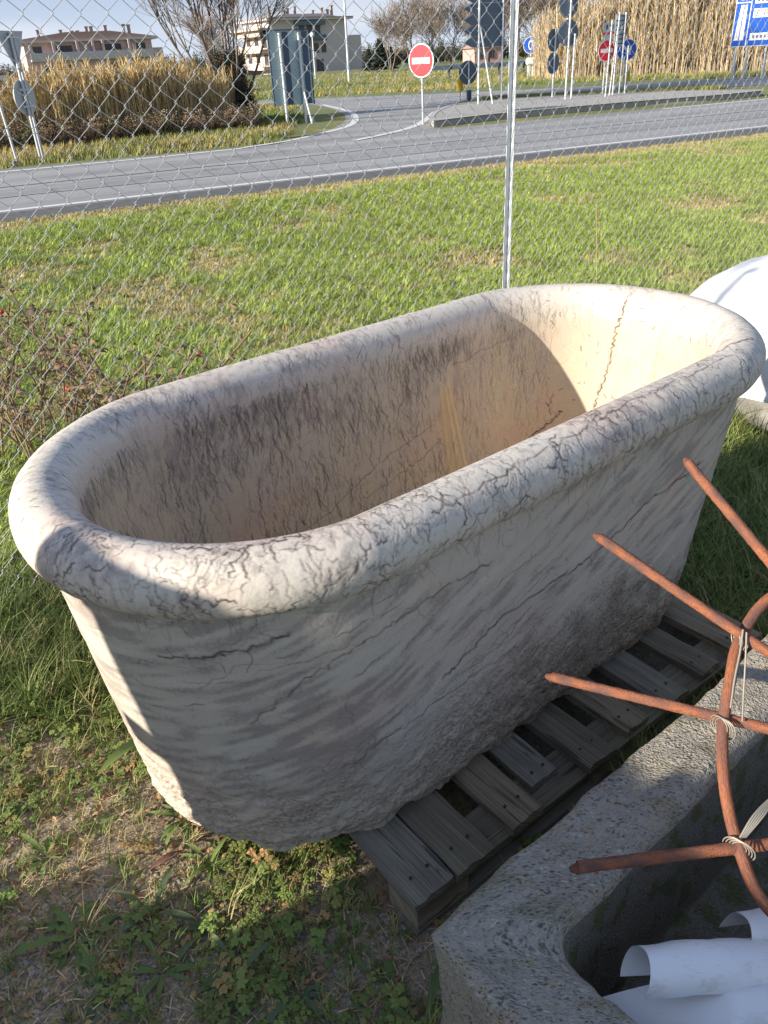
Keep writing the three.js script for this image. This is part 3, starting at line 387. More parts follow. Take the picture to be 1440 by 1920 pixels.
// rusty iron star: a hoop with radiating bars tied on with wire
{
  const rt = texture(512, 256, (u, v) => { const a = tn(u, v, 8, 5, 81), b = tn(u, v, 40, 26, 82), c = tn(u, v, 130, 90, 83), k = 0.8 + 0.3 * b + 0.4 * c, f = smooth(-0.3, 0.5, a + 0.7 * b); return [mix(0.34, 0.16, f) * k, mix(0.12, 0.075, f) * k, mix(0.055, 0.06, f) * k]; }); rt.repeat.set(1.5, 0.5);
  const rust = mat(0xffffff, 0.85, { map: rt, bumpMap: rt, bumpScale: 0.004 });
  const wire = mat(rgb(0.34, 0.31, 0.26), 0.5, { metalness: 0.4 });
  const root = thing('iron_star', 'rusty iron hoop with radiating pointed bars above the trough', 'ironwork', 0, 0, 0);
  const C = V(0.80, 0.535, -0.765);
  // visible bars: outer tip -> inner end
  const tips = [[V(0.255, 0.465, -0.708), V(0.80, 0.49, -0.735)], [V(0.282, 0.54, -1.03), V(0.80, 0.585, -0.74)], [V(0.384, 0.74, -1.166), V(0.764, 0.58, -0.794)], [V(0.558, 0.84, -1.245), V(0.74, 0.626, -0.712)]];
  obj('stem', bar(V(0.775, 0.112, -0.75), V(0.775, 0.66, -0.75), 0.013, 0.011, 12), rust, root);
  for (let i = 4; i < 9; i++) { const p = Math.PI - i * Math.PI / 6; tips.push([V(C.x + Math.cos(p) * 0.6, C.y + 0.02 * Math.sin(p), C.z - Math.sin(p) * 0.6), V(C.x + Math.cos(p) * 0.02, C.y, C.z - Math.sin(p) * 0.02)]); }
  const R = rng(4);
  tips.forEach(([a, b]) => { const d = b.clone().sub(a), pts = [0, 0.25, 0.5, 0.75, 1].map((f) => a.clone().addScaledVector(d, f).add(V(0, 0.004 * (R() - 0.5), 0.004 * (R() - 0.5)))); const g = tube(pts, 0.009, 120, 12); const tipd = d.clone().normalize(); const t2 = bar(a.clone().addScaledVector(tipd, 0.0005), a.clone().addScaledVector(tipd, -0.012), 0.0088, 0.004, 10); const pg = g.attributes.position, nn = g.attributes.normal; for (let i = 0; i < pg.count; i++) { const x = pg.getX(i), y = pg.getY(i), z = pg.getZ(i), k = 0.0011 * fbm(x * 70, y * 70, z * 70, 2); pg.setXYZ(i, x + nn.getX(i) * k, y + nn.getY(i) * k, z + nn.getZ(i) * k); } obj('spoke', join([g, t2]), rust, root); });
  const hp = [[0.645, 0.712, -1.03], [0.574, 0.66, -0.98], [0.54, 0.62, -0.92], [0.518, 0.572, -0.872], [0.495, 0.53, -0.786], [0.494, 0.49, -0.716], [0.504, 0.47, -0.64], [0.6, 0.475, -0.53], [0.75, 0.5, -0.48], [0.9, 0.56, -0.55], [0.95, 0.64, -0.72], [0.9, 0.71, -0.9], [0.78, 0.735, -1.02]].map((p) => V(p[0], p[1] - 0.016, p[2]));
  obj('hoop', new THREE.TubeGeometry(new THREE.CatmullRomCurve3(hp, true), 160, 0.0092, 10, true), rust, root);
  const knots = [[0.492, 0.482, -0.716, 0], [0.519, 0.563, -0.875, 0.4], [0.574, 0.652, -0.98, 0.9]];
  knots.forEach(([x, y, z, t]) => { const l = []; for (let k = 0; k < 4; k++) { const o = (k - 1.5) * 0.003; const pts = []; for (let i = 0; i <= 16; i++) { const p = i / 16 * TAU; const rr = 0.0165; pts.push(V(x + Math.cos(p) * rr * Math.cos(t + 0.7) + o, y - 0.004 + Math.sin(p) * rr * 1.05, z + Math.cos(p) * rr * Math.sin(t + 0.7) + o)); } l.push(tube(pts, 0.0011, 24, 5)); } obj('tie_wire', l, wire, root); });
  // loose ends of the tie wires
  obj('tie_wire', tube([V(0.573, 0.672, -0.975), V(0.562, 0.648, -0.95), V(0.546, 0.62, -0.92), V(0.53, 0.59, -0.885)], 0.0018, 40, 6), wire, root);
  obj('tie_wire', tube([V(0.577, 0.67, -0.97), V(0.568, 0.64, -0.94), V(0.555, 0.6, -0.9), V(0.545, 0.575, -0.87)], 0.0016, 40, 6), wire, root);
  const lo = []; for (let k = 0; k < 5; k++) lo.push(tube([V(0.488 + 0.002 * k, 0.505, -0.715), V(0.512 + 0.004 * k, 0.525, -0.735), V(0.548 + 0.006 * k, 0.53, -0.76 - 0.004 * k), V(0.61 + 0.006 * k, 0.545, -0.79 - 0.006 * k)], 0.0016, 20, 5)); obj('tie_wire', lo, wire, root);
}
// ---------------------------------------------------------------- stone block under a white cover, right behind the tub
{
  const blk = thing('stone_block', 'grey stone block half hidden under the white cover at right', 'stone block', 1.95, 0, -3.4, 0.5);
  const g = new RoundedBoxGeometry(0.8, 0.34, 0.62, 5, 0.03), p = g.attributes.position; for (let i = 0; i < p.count; i++) { const x = p.getX(i), y = p.getY(i), z = p.getZ(i); p.setXYZ(i, x + 0.02 * n3(x * 5, y * 5, z * 5), y, z + 0.02 * n3(x * 5 + 7, y * 5, z * 5)); } g.computeVertexNormals(); g.translate(0, 0.172, 0);
  const bt = texture(512, 512, (u, v) => { const k = 0.25 + 0.07 * tn(u, v, 6, 6, 91) + 0.06 * tn(u, v, 60, 60, 92); return [k, k * 0.96, k * 0.88]; });
  obj('stone', g, mat(0xffffff, 0.9, { map: bt }), blk);
  const pos = [], idx = [], nu = 120, nv = 50;
  for (let j = 0; j <= nv; j++) for (let i = 0; i <= nu; i++) { const a = i / nu * TAU, v = j / nv, c = Math.cos(a), s = Math.sin(a), ph = Math.min(v / 0.72, 1) * Math.PI / 2, sq = 1 / Math.pow(Math.pow(Math.abs(c), 3) + Math.pow(Math.abs(s), 3), 1 / 3); const fold = 0.018 * v * Math.sin(a * 7 + 2 * Math.sin(a * 2)) * smooth(0.5, 1, v) + 0.008 * n3(c * 2, v * 3, s * 2); const rad = Math.pow(Math.sin(ph), 0.85) * (1 + 0.03 * smooth(0.72, 1, v)) * sq + fold; let y = 0.30 + 0.42 * Math.cos(ph) - Math.max(0, v - 0.72) * 0.25; y += 0.008 * n3(c * 3, 4, s * 3) * v + 0.012 * (1 - Math.abs(n3(c * v * 3.2 + 2, 8, s * v * 3.2))) ** 4 + 0.005 * n3(c * v * 9, 2, s * v * 9); pos.push(rad * c * 0.62, y, rad * s * 0.5); if (i < nu && j < nv) { const k = j * (nu + 1) + i; idx.push(k, k + nu + 1, k + 1, k + 1, k + nu + 1, k + nu + 2); } }
  let cg = new THREE.BufferGeometry(); cg.setAttribute('position', new THREE.Float32BufferAttribute(pos, 3)); cg.setIndex(idx); cg.computeVertexNormals(); cg = mergeVertices(cg, 1e-5); cg.computeVertexNormals();
  const cover = obj('white_cover', cg, mat(rgb(0.68, 0.69, 0.7), 0.5)); cover.position.set(1.98, 0, -3.4); cover.rotation.y = 0.5; cover.scale.set(1, 0.95, 1); tag(cover, 'white plastic cover draped over the stone block at right', 'cover');
}

// ---------------------------------------------------------------- chain link fence
const FEN = { deg: 36.5 * Math.PI / 180, d: 2.4 };
const fAx = V(Math.cos(FEN.deg), 0, -Math.sin(FEN.deg)), fN = V(-Math.sin(FEN.deg), 0, -Math.cos(FEN.deg));
{
  const root = thing('chain_link_fence', 'galvanised chain link fence with steel posts behind the bathtub', 'fence', fN.x * FEN.d, 0, fN.z * FEN.d, FEN.deg);
  const w = 0.078, h = 0.074, x0 = -2.4, n = Math.ceil(8.6 / (w / 2)), rows = 52, rad = 0.00112;
  const warpX = (x, y) => 0.010 * n3(x * 0.7, y * 1.3, 1) + 0.0025 * n3(x * 6, y * 6, 2), warpY = (x, y) => 0.012 * n3(x * 0.6, y * 0.9, 7) + 0.0025 * n3(x * 5, y * 5, 8), warpZ = (x, y) => 0.018 * n3(x * 0.9, y * 1.1, 4);
  const ang = Array.from({ length: 5 }, (_, i) => [Math.cos(i / 5 * TAU), Math.sin(i / 5 * TAU)]);
  for (let k = 0; k < n; k++) {
    const pts = [], xb = x0 + k * w / 2, ph = k % 2, ov = 0.0032;
    for (let i = 0; i <= rows; i++) {
      const right = (i + ph) % 2 === 1, xx = right ? xb + w / 2 + ov : xb - ov, y = 0.015 + i * h / 2, up = right ? 1 : -1;
      for (const [dx, dy, dz] of [[-up * 0.004, -0.0042, up * 0.0019], [0, 0, 0], [-up * 0.004, 0.0042, -up * 0.0019]]) { const X = xx + dx, Y = y + dy; pts.push([X + warpX(X, Y), Y + warpY(X, Y), dz + warpZ(X, Y)]); }
    }
    const pos = [], nor = [], idx = [];
    pts.forEach((p, i) => { const a = pts[Math.max(0, i - 1)], b = pts[Math.min(pts.length - 1, i + 1)]; let tx = b[0] - a[0], ty = b[1] - a[1]; const l = Math.hypot(tx, ty) || 1; tx /= l; ty /= l; for (const [c, s] of ang) { const nx = -ty * c, ny = tx * c; pos.push(p[0] + nx * rad, p[1] + ny * rad, p[2] + s * rad); nor.push(nx, ny, s); } if (i) for (let j = 0; j < 5; j++) { const q = i * 5, j2 = (j + 1) % 5; idx.push(q - 5 + j, q - 5 + j2, q + j, q - 5 + j2, q + j2, q + j); } });
    const g = new THREE.BufferGeometry(); g.setAttribute('position', new THREE.Float32BufferAttribute(pos, 3)); g.setAttribute('normal', new THREE.Float32BufferAttribute(nor, 3)); g.setIndex(idx); obj('wire', g, M.galv, root);
  }
  // angle-iron posts: one leg along the fence, one toward the yard
  const xp = V(0.57, 0, 0).x; const px = (xp - fN.x * FEN.d) / fAx.x;
  for (const x of [px - 2.9, px, px + 2.9]) {
    const p = obj('post', plate([[-0.012, 0], [0.012, 0], [0.012, -0.022], [0.0085, -0.022], [0.0085, -0.0035], [-0.012, -0.0035]], 2.0), M.postWhite, root); p.rotation.x = -Math.PI / 2; p.position.set(x, 0, 0.012);
    const l = []; for (const y of [0.55, 1.05, 1.5, 1.85]) l.push(tube([V(x - 0.02, y, 0.004), V(x, y + 0.004, -0.006), V(x + 0.024, y, 0.004), V(x + 0.026, y - 0.002, 0.03), V(x + 0.016, y - 0.004, 0.036)], 0.0013, 20, 5)); obj('tie', l, M.galv, root);
  }
}

// ---------------------------------------------------------------- off-frame casters, made up to shade the near ground and the tub's corner
{
  const hp = V(-0.8943, 0, 0.4474), rt = V(-0.4474, 0, -0.8943), turn = Math.atan2(-rt.z, rt.x) , D = 1.6;
  const bt = texture(512, 512, (u, v) => { const k = 0.42 + 0.1 * tn(u, v, 6, 6, 95) + 0.06 * tn(u, v, 60, 60, 96); return [k, k * 0.94, k * 0.84]; });
  const m = mat(0xffffff, 0.9, { map: bt });
  const blockAt = (p0, p1, y0, y1, depth, name, parent, back = 0) => { const c = rt.clone().multiplyScalar((p0 + p1) / 2).addScaledVector(hp, D + back + depth / 2); const g = new RoundedBoxGeometry(p1 - p0, y1 - y0, depth, 2, 0.012); g.rotateY(turn); g.translate(c.x, (y0 + y1) / 2, c.z); return obj(name, g, m, parent); };
  const caster = thing('added_shade_caster', 'unseen stepped shape added to cast shade on the tub corner, left of the viewer', 'shadow_caster');
  blockAt(0.878, 1.36, 0, 0.485, 0.44, 'plinth', caster); blockAt(0.878, 1.27, 0.486, 0.565, 0.42, 'plinth_step', caster, 0.004); blockAt(0.878, 1.12, 0.566, 0.612, 0.4, 'plinth_step', caster, 0.008); blockAt(0.878, 0.97, 0.613, 0.745, 0.09, 'neck', caster); blockAt(0.876, 1.125, 0.746, 1.0, 0.1, 'shaft', caster); blockAt(0.88, 1.21, 1.001, 1.04, 0.12, 'ledge', caster); blockAt(0.9, 1.13, 1.041, 1.36, 0.1, 'upper_shaft', caster);  // unseen stepped outline, invented so its cast shadow lands on the tub corner
  const cp = blockAt(0.905, 1.155, 1.361, 1.485, 0.12, 'cap', caster);
  const st = thing('added_shade_stack', 'unseen tall stack added to cast shade on the near ground, left of the viewer', 'shadow casters');  // made-up stack, standing where the viewer would cast shade
  blockAt(0.58, 0.745, 0, 1.275, 0.4, 'narrow_block', st, 0.03); blockAt(0.72, 0.93, 0, 1.42, 0.1, 'low_block', st, 0.45); blockAt(-0.35, 0.6, 0, 0.62, 0.4, 'block', st); blockAt(-0.3, 0.605, 0.621, 1.3, 0.36, 'block', st, 0.004);
}

// ---------------------------------------------------------------- road signs
const signGroup = (name, label, x, z, turn) => thing(name, label, 'road sign', x, 0, z, turn);
const pole = (parent, h, r = 0.03, x = 0, z = 0, m = M.galv) => obj('pole', bar(V(x, 0, z), V(x, h, z), r, r, 10), m, parent);
const brackets = (parent, ys, w = 0.3, z = 0.03) => { for (const y of ys) obj('bracket', box(w, 0.035, 0.02, 0, y, z), M.galv, parent); };
{ // give way triangle and round plate, seen from behind, far left
  const g = signGroup('sign_post_backs', 'grey backs of a triangle sign above a round sign, far left', -6.78, -17.95, 1.3);
  pole(g, 2.3, 0.03, -0.045, 0.03); pole(g, 2.3, 0.03, 0.045, 0.03);
  obj('triangle_plate', plate([[-0.43, 2.33], [0.43, 2.33], [0, 1.6]], 0.015, -0.03), M.signGrey, g); obj('round_plate', disc(0.33, 0.015, 0, 1.18, -0.022), M.signGrey, g); brackets(g, [2.22, 1.32, 1.02], 0.4, 0.055);
}
tag(obj('thin_pole', [bar(V(-7.06, 0, -17.4), V(-7.16, 1.75, -17.45), 0.028, 0.028, 8), bar(V(-7.16, 1.75, -17.45), V(-7.161, 1.775, -17.451), 0.034, 0.02, 8)], M.galv), 'thin grey pole left of the triangle sign back', 'pole');
{ // large direction sign from behind
  const g = signGroup('direction_sign_back', 'dark teal back of a large stacked direction sign on two posts', -1.92, -25.2, 0.5);
  const rows = [[0.5, 0.93], [0.945, 1.36], [1.375, 1.78], [1.795, 2.3]]; rows.forEach(([a, b]) => { obj('panel', rbox(1.22, b - a, 0.03, 0.008, 0, (a + b) / 2, 0), M.signTeal, g); });
  for (const x of [-0.12, 0.47]) obj('rib', box(0.16, 1.78, 0.012, x, 1.4, 0.024), M.signRib, g);
  obj('frame', [box(0.03, 1.84, 0.05, -0.625, 1.4, 0), box(0.03, 1.84, 0.05, 0.625, 1.4, 0), box(1.28, 0.03, 0.05, 0, 2.33, 0)], M.signRib, g);
  for (const x of [-0.31, 0.27]) pole(g, 2.26, 0.04, x, 0.075, M.postWhite); obj('strut', bar(V(0.27, 0.9, 0.09), V(0.34, 0, 0.35), 0.03, 0.03, 8), M.postWhite, g);
}
function noEntry(name, label, x, z, turn, y, r = 0.305, extra) {
  const g = signGroup(name, label, x, z, turn); pole(g, y, 0.028, 0, -0.035, M.galv);
  obj('rim', disc(r, 0.012, 0, y, 0), M.white, g); obj('face', disc(r * 0.93, 0.006, 0, y, 0.0085), M.red, g); obj('white_bar', box(r * 1.42, r * 0.36, 0.004, 0, y, 0.0145), M.white, g); if (extra) extra(g); return g;
}
noEntry('no_entry_sign', 'bright red round no entry sign with white bar at the road junction', 1.53, -22.13, -0.66, 1.43, 0.37);
{ // chevron boards from behind
  const g = signGroup('chevron_board_back', 'dark backs of stacked arrow chevron boards left of the fence post', 3.95, -27.6, 0.45);
  for (let i = 0; i < 5; i++) { const y0 = 1.68 + i * 0.285, y1 = y0 + 0.28; obj('chevron_board', plate([[-0.55, y0], [0.62, y0], [0.62, y1], [-0.55, y1], [-0.86, (y0 + y1) / 2]], 0.02, -0.01), M.signBack, g); }
  pole(g, 3.1, 0.032, -0.34, 0.05, M.postWhite); pole(g, 3.1, 0.032, 0.52, 0.05, M.postWhite); obj('brace', bar(V(-0.3, 2.2, 0.06), V(-0.1, 0, 0.55), 0.028, 0.028, 8), M.postWhite, g);
  for (const x of [-0.34, 0.52]) for (let i = 0; i < 5; i++) obj('clamp', box(0.1, 0.03, 0.03, x, 1.82 + i * 0.285, 0.03), M.galv, g);
}
{ const g = signGroup('dark_road_sign', 'dark round sign back on a short post by a yellow bollard', 3.86, -31.7, 0.45); pole(g, 1.25, 0.03, 0, 0.04, M.postWhite); obj('round_plate', disc(0.38, 0.018, 0, 0.95, 0), M.signBack, g); obj('base_box', box(0.13, 0.4, 0.13, 0.02, 0.2, 0.04), M.signRib, g); }
const bollard = (x, z, label) => { const g = thing('yellow_bollard', label, 'bollard', x, 0, z, 0, 'yellow bollards at the junction'); obj('body', new THREE.CylinderGeometry(0.115, 0.13, 0.42, 18).translate(0, 0.57, 0), M.yellow, g); obj('cap', new THREE.SphereGeometry(0.115, 18, 8, 0, TAU, 0, Math.PI / 2).scale(1, 0.35, 1).translate(0, 0.78, 0), M.yellow, g); obj('stem', bar(V(0, 0, 0), V(0, 0.37, 0), 0.035, 0.035, 8), M.galv, g); };
bollard(3.62, -32.2, 'yellow bollard behind the dark round sign back');
{ // cluster of plate backs
  const g = signGroup('sign_cluster_back', 'dark octagon and round sign backs stacked on one post, right of the fence post', 6.4, -27.5, 0.35); pole(g, 3.3, 0.03, 0, 0.05, M.postWhite); pole(g, 1.9, 0.03, 0.2, 0.07, M.postWhite);
  const oc = Array.from({ length: 8 }, (_, i) => [Math.cos((i + 0.5) / 8 * TAU) * 0.33 - 0.06, 2.62 + Math.sin((i + 0.5) / 8 * TAU) * 0.33]); obj('octagon_plate', plate(oc, 0.018, -0.009), M.signBack, g); obj('round_plate', disc(0.35, 0.018, -0.01, 1.93, 0), M.signBack, g);
}
{ const g = signGroup('round_sign_pair_back', 'two dark round sign backs on one post behind the octagon cluster', 6.35, -29.2, 0.7); pole(g, 2.1, 0.03, 0, 0.04, M.postWhite); obj('round_plate', disc(0.32, 0.018, -0.03, 1.78, 0), M.signBack, g); obj('round_plate', disc(0.31, 0.018, 0.0, 1.13, 0), M.signBack, g); }
noEntry('no_entry_sign', 'darker red no entry sign with a small plate above, half hidden by a post', 8.25, -29.8, 0.25, 1.4, 0.315, (g) => { obj('small_plate', box(0.42, 0.28, 0.012, 0.02, 2.06, 0), M.signGrey, g); obj('red_strip', box(0.42, 0.06, 0.006, 0.02, 1.89, 0.002), M.red, g); obj('lower_plate', plate([[-0.16, 1.86], [0.2, 1.86], [0.14, 1.68], [-0.1, 1.68]], 0.01), M.signGrey, g); obj('lettering', [box(0.05, 0.13, 0.004, -0.06, 2.07, 0.009), box(0.05, 0.13, 0.004, 0.04, 2.07, 0.009), box(0.05, 0.13, 0.004, 0.14, 2.07, 0.009)], M.black, g); });
{ const g = signGroup('ladder_sign_back', 'pale ribbed sign back with two uprights, behind the blue arrow sign', 8.3, -28.6, 0.4);
  obj('panel', box(0.42, 0.86, 0.012, 0, 1.95, 0), M.signGrey, g); for (let i = 0; i < 7; i++) obj('rib', box(0.42, 0.03, 0.02, 0, 1.58 + i * 0.125, 0.018), M.signRib, g); pole(g, 2.42, 0.026, -0.12, 0.05, M.postWhite); pole(g, 2.42, 0.026, 0.13, 0.05, M.postWhite); }
for (const [x, z, h, dx, l] of [[7.72, -27.6, 2.2, 0.02, 'leftmost of the bare grey poles left of the blue arrow sign'], [7.98, -28.1, 2.0, 0.1, 'leaning grey pole between the darker no entry sign and the blue arrow sign'], [8.75, -29.0, 1.5, -0.02, 'short grey pole just left of the blue arrow sign post']]) tag(obj('bare_pole', [bar(V(x, 0, z), V(x + dx, h, z), 0.026, 0.026, 8), bar(V(x + dx, h, z), V(x + dx, h + 0.02, z), 0.03, 0.015, 8)], M.galv), l, 'pole', 'bare poles on the traffic island');
{ // keep right: blue disc with white arrow pointing down right
  const g = signGroup('blue_arrow_sign', 'round blue sign with white arrow pointing down right', 10.06, -33.6, -0.28); const y = 1.38, r = 0.36; pole(g, y, 0.028, 0, -0.035);
  obj('rim', disc(r, 0.012, 0, y, 0), M.white, g); obj('face', disc(r * 0.94, 0.006, 0, y, 0.0085), M.blue, g);
  const c = Math.cos(-Math.PI / 4), s = Math.sin(-Math.PI / 4), A = [[-0.25, -0.042], [0.03, -0.042], [0.03, -0.13], [0.25, 0], [0.03, 0.13], [0.03, 0.042], [-0.25, 0.042]].map(([a, b]) => [a * c - b * s, y + a * s + b * c]); obj('arrow', plate(A, 0.004, 0.012), M.white, g);
}
bollard(10.25, -33.9, 'yellow bollard below the blue arrow sign');
{ // distant blue ring sign
  const g = signGroup('distant_blue_sign', 'small distant blue round sign with white arrow right of the fence post', 11.3, -58.9, -0.2); pole(g, 1.7, 0.035, 0, -0.03); obj('rim', disc(0.5, 0.012, 0, 1.85, 0), M.white, g); obj('face', disc(0.47, 0.006, 0, 1.85, 0.0085), M.blue, g); obj('arrow', new THREE.TorusGeometry(0.24, 0.05, 6, 24, 4.6).rotateZ(0.6).scale(0.6, 1, 0.2).translate(0, 1.85, 0.016), M.white, g);
}
{ // motorway board, right edge
  const g = signGroup('motorway_board', 'large blue motorway board with white lane bars, cut by the right frame edge', 17.25, -38.0, -0.42);
  const w = 2.7, y0 = 1.24, y1 = 3.75; obj('rim', rbox(w, y1 - y0, 0.03, 0.01, 0, (y0 + y1) / 2, 0), M.white, g); obj('panel', box(w - 0.05, y1 - y0 - 0.05, 0.012, 0, (y0 + y1) / 2, 0.014), M.blue, g);
  const X = (u) => -w / 2 + u, q = (a, b, c, d) => box(c - a, d - b, 0.006, X((a + c) / 2), (b + d) / 2, 0.024);
  obj('divider', [q(0.58, y0 + 0.03, 0.615, y1 - 0.03), q(0.03, 2.82, 0.58, 2.86)], M.white, g);
  obj('lane_bar', plate([[X(0.1), 1.48], [X(0.27), 1.48], [X(0.33), 2.76], [X(0.21), 2.76]], 0.006, 0.021), M.white, g); obj('lane_bar', plate([[X(0.31), 1.48], [X(0.48), 1.48], [X(0.46), 2.76], [X(0.36), 2.76]], 0.006, 0.021), M.white, g); obj('lane_bar', [q(0.2, 2.92, 0.29, 3.6), q(0.35, 2.92, 0.43, 3.6)], M.white, g);
  for (const [b, d, m] of [[1.46, 1.72, 0], [2.28, 2.6, 1], [2.78, 3.02, 2], [3.2, 3.5, 0]]) { obj('text_strip', q(0.72, b, 2.55, d), M.white, g); const l = []; if (m === 1) for (let i = 0; i < 4; i++) { const x = X(0.88 + i * 0.36), y = (b + d) / 2; l.push(new THREE.TorusGeometry(0.1, 0.014, 4, 20).scale(1, 1, 0.2).translate(x, y, 0.03)); l.push(box(0.05, 0.07, 0.004, x, y, 0.03)); } else for (let i = 0; i < 9; i++) l.push(box(0.09, 0.11, 0.004, X(0.86 + i * 0.15), (b + d) / 2, 0.03)); obj('lettering', l, mat(rgb(0.12, 0.14, 0.2), 0.6), g); }
  for (const x of [-1.1, -0.65, 0.1, 0.8]) { pole(g, 1.3, 0.04, x, -0.06, M.postWhite); obj('strut', bar(V(x, 1.1, -0.08), V(x + 0.12, 0, -0.6), 0.035, 0.035, 8), M.postWhite, g); }
}
// lamp posts
{ const g = thing('street_lamp', 'tall pale street lamp pole beside the right apartment block', 'street lamp', -0.91, 0, -73); obj('pole', bar(V(0, 0, 0), V(0, 9, 0), 0.12, 0.06, 10), M.postWhite, g); obj('arm', tube([V(0, 8.9, 0), V(0.3, 9.3, 0), V(1.2, 9.45, 0)], 0.05, 20, 6), M.postWhite, g); obj('lamp_head', rbox(0.7, 0.12, 0.28, 0.05, 1.5, 9.45, 0), M.signGrey, g); }
{ const g = thing('globe_lamp', 'small globe lamp on a thin pole before the right apartment block', 'street lamp', -5.0, 0, -99.8); obj('pole', bar(V(0, 0, 0), V(0, 4.0, 0), 0.09, 0.06, 8), M.postWhite, g); obj('globe', new THREE.SphereGeometry(0.24, 16, 12).translate(0, 4.2, 0), M.white, g); }
{ const g = thing('guard_rail', 'dark guard rail running across the far field at right', 'guard rail', 0, 0, 0); for (let i = 0; i < 16; i++) { const x = 5 + i * 2.0, z = -70 - i * 0.15; obj('rail', box(2.0, 0.32, 0.06, x + 1, 0.72, z), M.signRib, g); obj('rail_post', box(0.12, 0.62, 0.1, x + 0.05, 0.31, z - 0.1), M.signRib, g); } }
{ const g = new RoundedBoxGeometry(0.62, 0.42, 0.4, 3, 0.13); g.translate(11.05, 0.95, -57.5); tag(obj('marker_block', [g, box(0.08, 0.76, 0.08, 10.9, 0.38, -57.5), box(0.08, 0.76, 0.08, 11.2, 0.38, -57.5)], M.white), 'small white marker box on legs by the far guard rail', 'marker'); }

